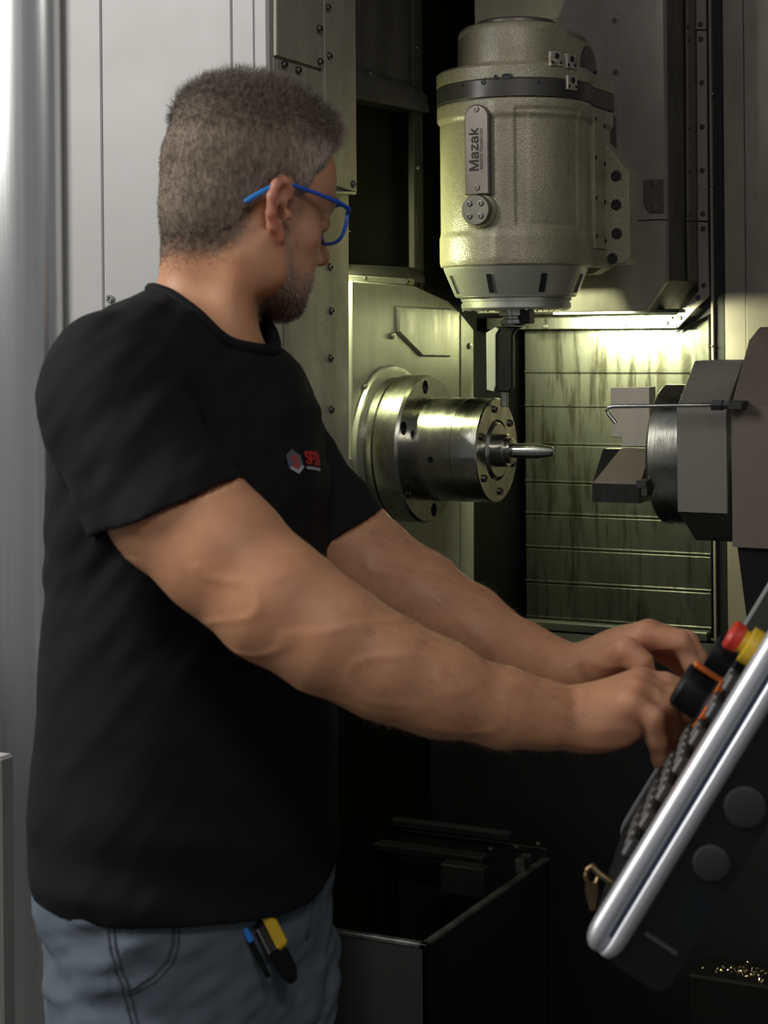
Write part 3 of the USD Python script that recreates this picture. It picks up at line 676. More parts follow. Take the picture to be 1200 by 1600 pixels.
# ------------------------------------------------------------------ dark lower part of the machine
xt, yt0, yt1, zr = -1.152, 2.376, 2.86, 0.60
t = thing('chip_tub', 'open black sheet metal chip tub with a worn bright rim, low beside the jeans', 'chip tub', (-1.6, 2.6, 0))
xt0 = -2.0
obj('front_sheet', cbox((xt0, yt0, .0), (xt, yt0 + .006, zr), .001), 'tub_black', t)
obj('side_sheet', cbox((xt - .006, yt0, .0), (xt, yt1, zr), .001), 'tub_black', t)
obj('rear_sheet', cbox((xt0, yt1 - .006, .0), (xt, yt1, zr + .02), .001), 'tub_black', t)
obj('bottom_sheet', cbox((xt0, yt0, .25), (xt, yt1, .256)), 'tub_black', t)
obj('rim', [cbox((xt0, yt0 - .003, zr - .004), (xt + .003, yt0 + .010, zr + .004), .002), cbox((xt - .010, yt0 - .003, zr - .004), (xt + .003, yt1, zr + .004), .002)], 'worn_black', t)
obj('rear_rail', [cbox((xt0, yt1 - .10, zr + .005), (xt - .08, yt1 - .07, zr + .02), .003), cbox((xt0, yt1 - .03, zr + .03), (xt - .06, yt1 - .01, zr + .045), .003)], 'tub_black', t)
obj('rail_bracket', cbox((xt - .13, yt1 - .16, zr - .03), (xt - .05, yt1 - .13, zr + .02), .003), 'tub_black', t)
obj('rail_bracket', cbox((xt - .02, yt1 - .10, zr - .01), (xt - .004, yt1 - .06, zr + .025), .002), 'worn_black', t)
for dx_, dy_, dz_ in ((-.085, -.05, .02), (-.05, -.02, .02), (-.01, -.02, .03)):
    bolt((xt + dx_, yt1 + dy_, zr + dz_), (0, 0, 1), 0.006, t, 'bolt_steel')
solo('machine_bed', prism([(-2.0, 0), (0.9, 0), (0.9, .93), (-2.0, .93)], 'Y', 2.99, 3.2), 'tub_black', 'black machine bed below the slats and behind the chip tub', 'machine bed', kind='thing')

# turnings that lie on a ledge of the bed, and below the tub
def turnings(centre, sx, sy, n, label):
    r = np.random.default_rng(int(abs(centre[0]) * 1000)); parts = []
    for _ in range(n):
        c = centre + np.array([r.normal(0, sx), r.normal(0, sy), abs(r.normal(0, .004)) + .002]); a0 = r.uniform(0, 6.28); rad = r.uniform(.002, .005); w = r.uniform(.0006, .0014)
        M = trimesh.transformations.random_rotation_matrix(r.random(3))[:3, :3]
        th = np.linspace(0, r.uniform(2, 5), 6); pts = np.c_[rad * np.cos(th), rad * np.sin(th), th * .0008]
        v = np.vstack([pts - [0, 0, w], pts + [0, 0, w]]) @ M.T + c
        k = len(pts); f = [[i, i + 1, k + i + 1] for i in range(k - 1)] + [[i, k + i + 1, k + i] for i in range(k - 1)]
        parts.append(trimesh.Trimesh(v, f, process=False))
    return solo('metal_turnings', parts, 'brass_turning', label, 'metal chips', kind='stuff', smooth=False)
pt = W(1180, 1524, 2.86)
solo('bed_ledge', cbox((pt[0] - .10, pt[1] - .04, 0.0), (pt[0] + .5, pt[1] + .06, pt[2]), .004), 'wall_black', 'low black ledge of the bed at the lower right corner', 'machine bed')
turnings(pt, .035, .012, 60, 'yellowish metal turnings scattered on the low ledge at the lower right')

# ================================================================== signed distance modelling for soft shapes
class Field:
    """Rounded primitives blended by smooth union / subtraction, meshed with surface nets on a sparse set of blocks."""
    def __init__(s): s.ops = []; s.post = []
    def cone(s, a, ra, b, rb, k=0.012, sub=False):
        a, b = np.array(a, np.float32), np.array(b, np.float32); ab = b - a; L2 = max(float(ab @ ab), 1e-9)
        def f(p):
            h = np.clip((p - a) @ ab / L2, 0, 1)
            return np.linalg.norm(p - a - h[:, None] * ab, axis=1) - (ra + (rb - ra) * h)
        R_ = max(ra, rb); s.ops.append((f, np.minimum(a, b) - R_, np.maximum(a, b) + R_, k, sub)); return s
    def chain(s, pts, k=0.012, sub=False):
        for (a, ra), (b, rb) in zip(pts[:-1], pts[1:]): s.cone(a, ra, b, rb, k, sub)
        return s
    def ell(s, c, r, M=None, k=0.012, sub=False):
        c, r = np.array(c, np.float32), np.array(r, np.float32); M = np.eye(3, dtype=np.float32) if M is None else np.array(M, np.float32)
        def f(p):
            q = (p - c) @ M.T
            k0 = np.linalg.norm(q / r, axis=1); k1 = np.linalg.norm(q / (r * r), axis=1)
            return k0 * (k0 - 1) / np.maximum(k1, 1e-9)
        e = np.sqrt(((M * r[:, None]) ** 2).sum(0)); s.ops.append((f, c - e, c + e, k, sub)); return s
    def custom(s, f, lo, hi, k=0.012, sub=False): s.ops.append((f, np.array(lo, float), np.array(hi, float), k, sub)); return s
    def ev(s, p, cull=None):
        p = np.asarray(p, np.float32); d = np.full(len(p), 0.2, np.float32)
        for f, lo, hi, k, sub in s.ops:
            m = ((p > lo - 0.05) & (p < hi + 0.05)).all(1)
            if not m.any(): continue
            v = f(p[m]).astype(np.float32); c = d[m]
            if sub:
                v = -v; h = np.clip(0.5 - 0.5 * (c - v) / k, 0, 1) if k > 0 else (v > c).astype(np.float32)
                d[m] = c + (v - c) * h + k * h * (1 - h)
            else:
                h = np.clip(0.5 + 0.5 * (c - v) / k, 0, 1)
                d[m] = c + (v - c) * h - k * h * (1 - h)
        for g in s.post: d = g(p, d)
        return d
    def grad(s, p, e=0.001):
        g = np.stack([s.ev(p + np.eye(3)[i] * e) - s.ev(p - np.eye(3)[i] * e) for i in range(3)], 1)
        return g / np.maximum(np.linalg.norm(g, axis=1, keepdims=True), 1e-9)
    def hit(s, u, v, d0=1.3, d1=2.4):
        """Nearest point of the surface on a line of sight: used to anchor small things on cloth and skin."""
        dd = np.linspace(d0, d1, 1500); p = np.array([W(u, v, d) for d in dd]); f = s.ev(p); i = int(np.argmax(f < 0)); return p[i]
    def mesh(s, lo, hi, res):
        lo = np.array(lo, float); B = 8
        nb = np.ceil((np.array(hi) - lo) / (res * B)).astype(int)
        bc = np.stack(np.meshgrid(*[np.arange(n) for n in nb], indexing='ij'), -1).reshape(-1, 3)
        centre = lo + (bc * B + B / 2 - 0.5) * res
        f = s.ev(centre); act = np.abs(f) < res * B * 0.87 * 1.5 + 0.004
        vol = np.where(f < 0, -1.0, 1.0).astype(np.float32).reshape(*nb)
        vol = vol.repeat(B, 0).repeat(B, 1).repeat(B, 2)
        off = np.stack(np.meshgrid(*[np.arange(B)] * 3, indexing='ij'), -1).reshape(-1, 3)
        ab = bc[act]
        for i in range(0, len(ab), 600):
            idx = (ab[i:i + 600, None, :] * B + off).reshape(-1, 3)
            vol[idx[:, 0], idx[:, 1], idx[:, 2]] = s.ev(lo + idx * res)
        return surface_nets(vol, lo, res)

def surface_nets(vol, lo, res):
    ins = vol < 0
    n = np.zeros(np.array(vol.shape) - 1, np.int8)
    for o in np.ndindex(2, 2, 2):
        n += ins[o[0]:o[0] + n.shape[0], o[1]:o[1] + n.shape[1], o[2]:o[2] + n.shape[2]]
    cells = np.argwhere((n > 0) & (n < 8))
    index = np.full(n.shape, -1, np.int32); index[tuple(cells.T)] = np.arange(len(cells))
    corner = np.array(list(np.ndindex(2, 2, 2)))
    val = np.stack([vol[tuple((cells + c).T)] for c in corner], 1)
    acc = np.zeros((len(cells), 3)); cnt = np.zeros(len(cells))
    for i in range(8):
        for j in range(i + 1, 8):
            if np.abs(corner[i] - corner[j]).sum() != 1: continue
            a, b = val[:, i], val[:, j]; m = (a < 0) != (b < 0); t = np.where(m, a / np.where(m, a - b, 1), 0)
            acc += m[:, None] * (corner[i] + t[:, None] * (corner[j] - corner[i])); cnt += m
    v = lo + (cells + acc / cnt[:, None]) * res
    faces = []
    for ax in range(3):
        sl0 = [slice(1, -1)] * 3; sl1 = [slice(1, -1)] * 3
        sl0[ax] = slice(0, -1); sl1[ax] = slice(1, None)
        a, b = ins[tuple(sl0)], ins[tuple(sl1)]
        e = np.argwhere(a != b); base = e + 1; base[:, ax] -= 1
        flip = ~a[tuple(e.T)]
        o1, o2 = [k for k in range(3) if k != ax]
        d1, d2 = np.eye(3, dtype=int)[o1], np.eye(3, dtype=int)[o2]
        q = np.stack([index[tuple((base - x).T)] for x in (d1 * 0, d1, d1 + d2, d2)], 1)
        ok = (q >= 0).all(1); q, flip = q[ok], flip[ok]
        if ax == 1: flip = ~flip
        q[flip] = q[flip][:, ::-1]
        faces += [q[:, [0, 1, 2]], q[:, [0, 2, 3]]]
    m = trimesh.Trimesh(v, np.vstack(faces), process=False)
    if m.volume < 0: m.invert()
    return m

def unit(v): return v / np.maximum(np.linalg.norm(v, axis=-1, keepdims=True), 1e-9)
def keep_largest(m):
    lab = trimesh.graph.connected_component_labels(m.face_adjacency, node_count=len(m.faces))
    big = np.bincount(lab).argmax(); m.update_faces(lab == big); m.remove_unreferenced_vertices(); return m

def primvar_color(path, name, col):
    UsdGeom.PrimvarsAPI(stage.GetPrimAtPath(path)).CreatePrimvar(name, Sdf.ValueTypeNames.Color3fArray, 'vertex').Set(Vt.Vec3fArray.FromNumpy(np.asarray(col, np.float32)))

# ------------------------------------------------------------------ the person's materials
look('skin', {'a': ('attribute', {'attribute': 'tone'}), 'g': ('geometry', {}), 'n': ('noise_texture', {'scale': 60.0, 'detail': 4.0}), 'n2': ('noise_texture', {'scale': 900.0, 'detail': 2.0}),
              'r': ('map_range', {'from_min': 0.35, 'from_max': 0.7, 'to_min': 0.0, 'to_max': 0.22, 'clamp': True}), 'c': ('mix', {'color2': (0.42, 0.16, 0.11)}),
              'b': ('bump', {'strength': 0.12, 'distance': 0.001}),
              'p': ('principled_bsdf', {'roughness': 0.5, 'subsurface_weight': 0.25, 'subsurface_scale': 0.006, 'subsurface_radius': (1.0, 0.35, 0.2), 'specular_ior_level': 0.4})},
     [('g.position', 'n.vector'), ('g.position', 'n2.vector'), ('n.fac', 'r.value'), ('r.result', 'c.fac'), ('a.color', 'c.color1'), ('c.color', 'p.base_color'), ('n2.fac', 'b.height'), ('b.normal', 'p.normal')])
surf('black_cotton', (0.0065, 0.0065, 0.0072), (0.0085, 0.0085, 0.0092), (0.8, 0.9), scale=(30, 30, 30), fine=0.2, fine_scale=1500, spec=0.25)
surf('denim', (0.135, 0.163, 0.19), (0.108, 0.132, 0.156), (0.8, 0.9), scale=(14, 14, 8), fine=0.3, fine_scale=1200, spec=0.2)
plain('denim_thread', (0.05, 0.06, 0.075), 0.8)
plain('denim_dark', (0.03, 0.04, 0.055), 0.85)
for _nm, _c1, _c2 in (('hair_strand', (0.15, 0.108, 0.078), (0.52, 0.43, 0.34)), ('hair_strand_dark', (0.060, 0.042, 0.031), (0.27, 0.225, 0.185)), ('hair_strand_grey', (0.26, 0.21, 0.175), (0.60, 0.54, 0.48))):
    look(_nm, {'m': ('mix', {'color1': _c1, 'color2': _c2}), 'o': ('map_range', {'from_min': 0.42, 'from_max': 0.72, 'clamp': True}), 'g': ('geometry', {}), 'n': ('noise_texture', {'scale': 170.0, 'detail': 4.0}), 'p': ('principled_bsdf', {'roughness': 0.55, 'specular_ior_level': 0.3})},
         [('g.position', 'n.vector'), ('n.fac', 'o.value'), ('o.result', 'm.fac'), ('m.color', 'p.base_color')])
look('hair_base', {'a': ('attribute', {'attribute': 'tone'}), 'g': ('geometry', {}), 'm': ('mapping', {'scale': (260, 260, 90)}), 'n': ('noise_texture', {'scale': 1.0, 'detail': 5.0}),
                   'r': ('map_range', {'from_min': 0.3, 'from_max': 0.7, 'to_min': 0.55, 'to_max': 1.5}), 'v': ('hsv', {}), 'p': ('principled_bsdf', {'roughness': 0.7, 'specular_ior_level': 0.2})},
     [('g.position', 'm.vector'), ('m.vector', 'n.vector'), ('n.fac', 'r.value'), ('r.result', 'v.value'), ('a.color', 'v.color'), ('v.color', 'p.base_color')])
plain('beard_strand', (0.06, 0.045, 0.036), 0.6)
plain('grey_strand', (0.42, 0.33, 0.27), 0.6)
plain('arm_strand', (0.20, 0.12, 0.07), 0.6)
plain('eye_white', (0.75, 0.72, 0.68), 0.15)
plain('iris', (0.05, 0.04, 0.03), 0.1)
plain('blue_acetate', (0.02, 0.10, 0.58), 0.25)
plain('blue_tip', (0.03, 0.25, 0.75), 0.3)
look('lens', {'t': ('transparent_bsdf', {'color': (0.97, 0.98, 0.95)}), 'g': ('glossy_bsdf', {'roughness': 0.02, 'color': (0.9, 1.0, 0.8)}), 'f': ('layer_weight', {'blend': 0.3}), 'r': ('map_range', {'from_min': 0.2, 'from_max': 1.0, 'to_min': 0.02, 'to_max': 0.22, 'clamp': True}), 'm': ('mix_closure', {})},
     [('f.facing', 'r.value'), ('r.result', 'm.fac'), ('t.BSDF', 'm.closure1'), ('g.BSDF', 'm.closure2')], surface='m.closure')
plain('logo_red', (0.55, 0.03, 0.03), 0.7)
plain('logo_grey', (0.42, 0.42, 0.44), 0.7)
plain('logo_dark', (0.10, 0.11, 0.13), 0.7)
plain('sole_black', (0.02, 0.02, 0.02), 0.7)

# ------------------------------------------------------------------ head frame
PSI, PIT = math.radians(38), math.radians(9)
_f0 = RIGHT * math.cos(PSI) + FWD * math.sin(PSI)
HF = _f0 * math.cos(PIT) - UP * math.sin(PIT)          # facing
HU = UP * math.cos(PIT) + _f0 * math.sin(PIT)
HL = np.cross(HU, HF)                                   # the person's left
HM = np.stack([HF, HL, HU])                             # world -> head rows
HEAD = W(433, 325, 1.815) + HL * 0.078
def hd(x, y, z): return HEAD + HF * x + HL * y + HU * z

B = Field()
# cranium, face
B.ell(hd(.014, 0, .045), (.095, .0755, .083), HM, k=.01)
B.ell(hd(.052, 0, .040), (.046, .062, .050), HM, k=.02)
B.ell(hd(.042, 0, -.026), (.051, .055, .064), HM, k=.02)
for sd in (-1, 1):
    B.chain([(hd(.004, sd * .058, -.030), .018), (hd(.016, sd * .053, -.058), .018), (hd(.068, sd * .016, -.084), .0155)], k=.022)
    B.ell(hd(.057, sd * .044, -.018), (.020, .019, .016), HM, k=.018)
    B.ell(hd(.064, sd * .028, -.050), (.020, .021, .028), HM, k=.02)
    B.ell(hd(.103, sd * .033, .004), (.016, .020, .012), HM, k=.012, sub=True)
    B.ell(hd(.084, sd * .032, .003), (.013, .0155, .0125), HM, k=.006)
    B.ell(hd(.099, sd * .012, -.033), (.011, .008, .008), HM, k=.008)
B.ell(hd(.075, 0, -.085), (.014, .021, .013), HM, k=.018)
B.cone(hd(.092, -.03, .024), .009, hd(.092, .03, .024), .009, k=.014)
B.chain([(hd(.093, 0, .012), .0075), (hd(.106, 0, -.012), .0085), (hd(.117, 0, -.027), .0098)], k=.012)
B.ell(hd(.091, 0, -.056), (.012, .024, .0065), HM, k=.008)
B.ell(hd(.090, 0, -.067), (.012, .022, .0070), HM, k=.007)
B.ell(hd(.107, 0, -.0612), (.010, .026, .0014), HM, k=.003, sub=True)
for sd in (-1, 1):
    B.ell(hd(.101, sd * .0075, -.042), (.006, .0042, .0035), HM, k=.003, sub=True)
# neck and trunk
def TP(u, v, d): return W(u, v, d)
B.chain([(hd(-.022, 0, -.005), .058), (TP(336, 410, 1.88), .052), (TP(306, 500, 1.875), .0475), (TP(300, 590, 1.865), .062)], k=.016)
B.cone(hd(.012, 0, -.052), .040, TP(338, 530, 1.86), .024, k=.014)
B.cone(hd(-.016, -.046, -.055), .012, TP(352, 570, 1.83), .010, k=.04)       # neck muscle
CH = TP(300, 660, 1.85)
B.chain([(TP(288, 562, 1.865), .048), (TP(172, 630, 1.71), .050)], k=.02)
B.chain([(TP(308, 572, 1.865), .046), (TP(425, 690, 1.97), .048)], k=.02)
B.chain([(TP(305, 620, 1.85), .085), (TP(300, 800, 1.845), .095), (TP(294, 1100, 1.84), .105), (TP(296, 1420, 1.84), .10)], k=.04)
# near (right) arm
B.chain([(TP(166, 622, 1.705), .057), (TP(271, 787, 1.665), .0605), (TP(345, 862, 1.645), .0570), (TP(432, 940, 1.625), .0535), (TP(515, 996, 1.615), .0480), (TP(600, 1042, 1.615), .0440), (TP(685, 1076, 1.620), .0395), (TP(785, 1106, 1.635), .0325), (TP(850, 1118, 1.645), .0270), (TP(893, 1122, 1.655), .0255)], k=.02)
# far (left) arm
B.chain([(TP(440, 700, 1.97), .052), (TP(522, 838, 1.95), .056), (TP(582, 902, 1.93), .0555), (TP(650, 938, 1.905), .0500), (TP(726, 982, 1.880), .0430), (TP(820, 1034, 1.840), .0350), (TP(875, 1052, 1.815), .0280), (TP(908, 1056, 1.80), .0265)], k=.02)
# ---- near (right) hand: wrist, back of the hand, five fingers
WR = TP(896, 1122, 1.655)
mcp = {'index': TP(1000, 1064, 1.688), 'middle': TP(998, 1070, 1.668), 'ring': TP(992, 1082, 1.648), 'pinky': TP(984, 1100, 1.630)}
for n_, rr in (('index', .0125), ('middle', .013), ('ring', .0125), ('pinky', .0115)):
    st = WR + (mcp[n_] - WR) * 0.12
    B.cone(st, .018, mcp[n_], rr, k=.016)
B.ell(TP(946, 1122, 1.652), (.036, .024, .020), np.stack([RIGHT * .95 + UP * .3, FWD, UP * .95 - RIGHT * .3]), k=.02)
B.ell(TP(940, 1140, 1.640), (.034, .018, .018), np.stack([RIGHT, FWD, UP]), k=.018)     # heel of the hand
def finger(F_, pts, k=.005): F_.chain(pts, k=k)
finger(B, [(mcp['pinky'], .0112), (TP(1022, 1122, 1.625), .0098), (TP(1027, 1158, 1.632), .0086), (TP(1030, 1189, 1.640), .0074)])
finger(B, [(mcp['ring'], .0118), (TP(1044, 1104, 1.646), .0102), (TP(1053, 1146, 1.652), .0092), (TP(1050, 1180, 1.660), .0078)])
finger(B, [(mcp['middle'], .0122), (TP(1048, 1090, 1.668), .0104), (TP(1066, 1116, 1.682), .0092), (TP(1078, 1138, 1.690), .0078)])
finger(B, [(mcp['index'], .0122), (TP(1040, 1069, 1.690), .0104), (TP(1062, 1077, 1.690), .0095), (TP(1081, 1084, 1.690), .0082)])
finger(B, [(TP(925, 1126, 1.690), .0165), (TP(962, 1138, 1.715), .0135), (TP(1002, 1134, 1.725), .0108), (TP(1032, 1128, 1.728), .0086)], k=.008)
# ---- far (left) hand
WL = TP(908, 1055, 1.80)
ml = {'index': TP(1008, 994, 1.765), 'middle': TP(1014, 990, 1.785), 'ring': TP(1012, 996, 1.805), 'pinky': TP(1002, 1008, 1.825)}
for n_, rr in (('index', .0128), ('middle', .013), ('ring', .0122), ('pinky', .011)):
    B.cone(WL + (ml[n_] - WL) * 0.12, .0185, ml[n_], rr, k=.016)
B.ell(TP(958, 1026, 1.79), (.034, .026, .020), np.stack([RIGHT * .88 + UP * .47, FWD, UP * .88 - RIGHT * .47]), k=.02)
finger(B, [(ml['index'], .0122), (TP(1064, 1004, 1.755), .0105), (TP(1083, 1040, 1.750), .0092), (TP(1093, 1068, 1.748), .0076)])
finger(B, [(ml['middle'], .0122), (TP(1074, 1004, 1.780), .0105), (TP(1091, 1034, 1.772), .0092), (TP(1098, 1064, 1.768), .0078)])
finger(B, [(ml['ring'], .0118), (TP(1072, 1016, 1.805), .0100), (TP(1090, 1044, 1.800), .0088), (TP(1098, 1070, 1.798), .0076)])
finger(B, [(ml['pinky'], .0105), (TP(1052, 1030, 1.828), .0090), (TP(1070, 1052, 1.826), .0080), (TP(1080, 1070, 1.824), .0070)])
finger(B, [(TP(936, 1044, 1.770), .0165), (TP(980, 1018, 1.742), .0130), (TP(1000, 1036, 1.735), .0112), (TP(1014, 1060, 1.732), .0088)], k=.008)
# veins and tendons on the forearms: soft ridges
def ridges(p, d):
    m = (p[:, 2] < 1.30) & (np.abs(d) < 0.02)
    if m.any():
        q = p[m]; q2 = np.c_[q @ RIGHT * 14, q @ FWD * 30, q[:, 2] * 30]
        n = meshkit.noise(q2, 3); d = d.copy(); d[m] -= (0.0011 * np.exp(-((n - 0.5) / 0.06) ** 2)).astype(np.float32)
    return d
B.post.append(ridges)
NHEAD = len(B.ops)
# right ear: built in the head frame
def ear(F_, sd):
    E = lambda x, z, y=.0: hd(.006 + x * 1.15, sd * (.0745 + y), -.001 + z * .92)
    rim = [(-.002, .031, .006), (-.014, .025, .012), (-.019, .010, .015), (-.017, -.008, .013), (-.010, -.022, .008), (-.001, -.030, .003)]
    F_.chain([(E(.008, .016, .001), .0042), (E(.006, .027, .003), .0044)] + [(E(x, z, y), .0046) for x, z, y in rim], k=.005)
    F_.ell(E(.001, -.029, .003), (.0075, .0045, .008), HM, k=.005)
    F_.ell(E(-.006, .002, .004), (.013, .0050, .026), HM, k=.005)
    F_.ell(E(-.001, -.004, .0095), (.0085, .0085, .0115), HM, k=.003, sub=True)
    F_.ell(E(-.004, .017, .0115), (.0075, .0065, .0080), HM, k=.003, sub=True)
    F_.ell(E(.008, -.004, .003), (.0040, .0045, .0055), HM, k=.004)
ear(B, -1); ear(B, 1)
# ------------------------------------------------------------------ the t-shirt's shape (its mesh follows below)
S_ = RIGHT * .6 + FWD * .8       # from his right shoulder to his left
N_ = RIGHT * .8 - FWD * .6       # the way his chest faces
def zat(v, d=1.84): return 1.5 - (v - HORIZON) * d / FPX
secs = [(530, 300, 1.865, .09, .066), (570, 297, 1.86, .140, .090), (640, 300, 1.85, .160, .110), (760, 300, 1.845, .166, .123), (900, 293, 1.84, .160, .126), (1100, 297, 1.84, .169, .136), (1250, 294, 1.84, .174, .142), (1330, 296, 1.84, .171, .140), (1400, 301, 1.84, .167, .135), (1500, 302, 1.84, .166, .132)]
sz = np.array([zat(s[0]) for s in secs])[::-1]
sc_ = np.array([W(s[1], s[0], s[2])[:2] for s in secs])[::-1]
srs = np.array([s[3] for s in secs])[::-1]; srn = np.array([s[4] for s in secs])[::-1]
def torso(p, grow=0.0):
    z = p[:, 2]; cx = np.interp(z, sz, sc_[:, 0]); cy = np.interp(z, sz, sc_[:, 1]); rs = np.interp(z, sz, srs) + grow; rn = np.interp(z, sz, srn) + grow
    dx, dy = p[:, 0] - cx, p[:, 1] - cy
    a = (dx * S_[0] + dy * S_[1]) / rs; b = (dx * N_[0] + dy * N_[1]) / rn
    m = (np.abs(a) ** 2.06 + np.abs(b) ** 2.06) ** (1 / 2.06)
    return np.maximum((m - 1) * np.minimum(rs, rn), z - sz[-1] - .02)
T = Field()
lo_, hi_ = np.array([sc_[:, 0].min() - .22, sc_[:, 1].min() - .22, sz[0] - .02]), np.array([sc_[:, 0].max() + .22, sc_[:, 1].max() + .22, sz[-1] + .05])
T.custom(torso, lo_, hi_, k=.03)
T.cone(TP(262, 522, 1.86), .046, TP(172, 578, 1.745), .058, k=.03)
T.cone(TP(300, 560, 1.865), .069, TP(170, 634, 1.705), .0650, k=.035)
T.cone(TP(312, 566, 1.865), .065, TP(414, 690, 1.98), .0620, k=.035)
HOLLOW = []
def capped(F_, a, ra, b, rb, hc_, hn_, k):
    """A sleeve: a cone that ends at the plane of its hem, hollow near the hem."""
    a, b = np.array(a, np.float32), np.array(b, np.float32); ab = b - a; L2 = float(ab @ ab)
    def cone(p):
        h = np.clip((p - a) @ ab / L2, 0, 1); return np.linalg.norm(p - a - h[:, None] * ab, axis=1) - (ra + (rb - ra) * h)
    R_ = max(ra, rb); F_.custom(lambda p: np.maximum(cone(p), (p - hc_) @ hn_), np.minimum(a, b) - R_, np.maximum(a, b) + R_, k)
    HOLLOW.append((cone, hc_, hn_))
NSa, NSb = TP(170, 634, 1.705), TP(285, 845, 1.66)
FSa, FSb = TP(414, 690, 1.98), TP(540, 880, 1.945)
nhem, nn = TP(257, 793, 1.665), unit(RIGHT * .37 - UP * .93)
fhem, fn = TP(548, 820, 1.95), unit(RIGHT * .46 - UP * .89)
T.cone(TP(386, 656, 1.835), .044, TP(378, 730, 1.83), .062, k=.03)
capped(T, NSa, .0660, NSb, .0785, nhem, nn, .012)
capped(T, FSa, .062, FSb, .066, fhem, fn, .012)
ZHEM = .940
_nb, _nf, _nn, _nfar = TP(232, 455, 1.92), TP(394, 574, 1.795), TP(303, 512, 1.785), TP(408, 556, 1.93)
neck_c = (_nb + _nf) / 2 * .6 + (_nn + _nfar) / 2 * .4
neck_ax = unit(np.cross(_nf - _nb, _nfar - _nn)); neck_ax = neck_ax if neck_ax[2] > 0 else -neck_ax
NR = .069
neck_c = neck_c - RIGHT * .007
def fold_w(p):
    a, b, z = p @ S_, p @ N_, p[:, 2]
    diag = np.stack([(p @ RIGHT) * 9 + z * 9, (p @ FWD) * 10, z * 22 - (p @ RIGHT) * 26], 1)
    w = 0.010 * (meshkit.noise(diag, 21) - .5) + .006 * (meshkit.noise(diag * 2.1, 22) - .5)
    low = np.clip((1.12 - z) / .15, 0, 1)
    hz_ = np.stack([a * 7, b * 7, z * 26 + a * 10], 1)
    w2 = 0.014 * (meshkit.noise(hz_, 23) - .5) * low
    arm = np.clip((z - 1.15) / .1, 0, 1)
    return (.55 * w * (.35 + .65 * arm) + w2).astype(np.float32)
def folds(p, d):
    w = fold_w(p); d = d + w
    for cone, hc_, hn_ in HOLLOW:
        pl = (p - hc_) @ hn_
        d = np.maximum(d, -np.maximum(cone(p) + .008 + w, np.maximum(pl - .012, -pl - .05)))
    return d.astype(np.float32)
T0 = Field(); T0.ops = list(T.ops[:-2])
for a_, ra_, b_, rb_ in ((NSa, .0660, NSb, .0785), (FSa, .062, FSb, .066)): T0.cone(a_, ra_, b_ + (b_ - a_) * .3, rb_ + (rb_ - ra_) * .3, k=.012)
T.post.append(folds)
def shirt_cut(p, d):
    return np.maximum(d, ZHEM + .006 * np.sin(p @ S_ * 22) - p[:, 2]).astype(np.float32)
T.post.append(shirt_cut)
def neck_hole(p):
    ax = (p - neck_c) @ neck_ax; rad = np.linalg.norm(p - neck_c - ax[:, None] * neck_ax, axis=1)
    return np.maximum(rad - NR, -.020 - ax)
T.custom(neck_hole, neck_c - .12, neck_c + .2, k=.006, sub=True)
def under_shirt(p, d):
    """Keeps the body a little inside the cloth wherever the shirt covers it."""
    ax = (p - neck_c) @ neck_ax; rad = np.linalg.norm(p - neck_c - ax[:, None] * neck_ax, axis=1)
    side = (p - CH) @ S_ < 0.02
    free = (side & ((p - nhem) @ nn > .001)) | (~side & ((p - fhem) @ fn > .001) & ((p - FSa) @ RIGHT > .02)) | (ax > -.005) | ((rad < NR - .002) & (ax > -.016))
    m = ~free & (d < .05)
    if m.any():
        d = d.copy(); q = p[m]
        d[m] = np.maximum(d[m], T0.ev(q) + fold_w(q) + .0095)
    return d.astype(np.float32)
B.post.append(under_shirt)
pall = np.array([o[1] for o in B.ops] + [o[2] for o in B.ops])
body = keep_largest(B.mesh(pall.min(0) - .02, pall.max(0) + .02, 0.003))

# ------------------------------------------------------------------ hairline and tones
bl = (np.array(body.vertices) - HEAD) @ HM.T          # body vertices in head coordinates
def hairness(q):
    """1 where hair grows on the scalp, 0 on bare skin; q in head coordinates."""
    x, y, z = q.T
    low = np.interp(x, [-.11, -.07, -.042, -.030, -.018, .000, .016, .024, .034, .045, .058, .070, .082, .11], [-.050, -.042, -.034, -.020, .010, .036, .036, .022, .018, .045, .056, .070, .082, .092])
    return np.clip((z - low) / 0.014 + 0.5, 0, 1)
def hair_depth(q):
    """0 at the cropped nape, 1 further up."""
    return np.where(q[:, 0] < -.01, np.clip((q[:, 2] + .045) / .05, 0, 1), 1.0)
P_ = np.array(body.vertices)
tone = np.tile(np.array([0.60, 0.295, 0.155]), (len(P_), 1))
nz = meshkit.fbm(P_ * 35, 3, 5)[:, None]
tone *= 0.9 + 0.2 * nz
isheadz = bl[:, 2] > -.135
def mixin(mask, col): 
    global tone
    tone = tone * (1 - mask[:, None]) + np.array(col) * mask[:, None]
hn = np.clip(hairness(bl) + .6 * hairness(bl + np.array([0, 0, .010])) * (bl[:, 0] < -.012) + .35 * hairness(bl + np.array([0, 0, .022])) * (bl[:, 0] < -.012), 0, 1) * isheadz * (np.linalg.norm(bl, axis=1) < .19)
mixin(hn * 0.6, (0.24, 0.18, 0.14))
fade = np.clip(1 - np.abs(bl[:, 2] + .03) / .03, 0, 1) * (bl[:, 0] < -.02) * (bl[:, 0] > -.13) * isheadz
mixin(fade * 0.15, (0.24, 0.17, 0.13))
sideb = np.exp(-((bl[:, 0] - .030) / .014) ** 2) * np.clip((.03 - bl[:, 2]) / .02, 0, 1) * np.clip((bl[:, 2] + .07) / .02, 0, 1) * (np.abs(bl[:, 1]) > .03)
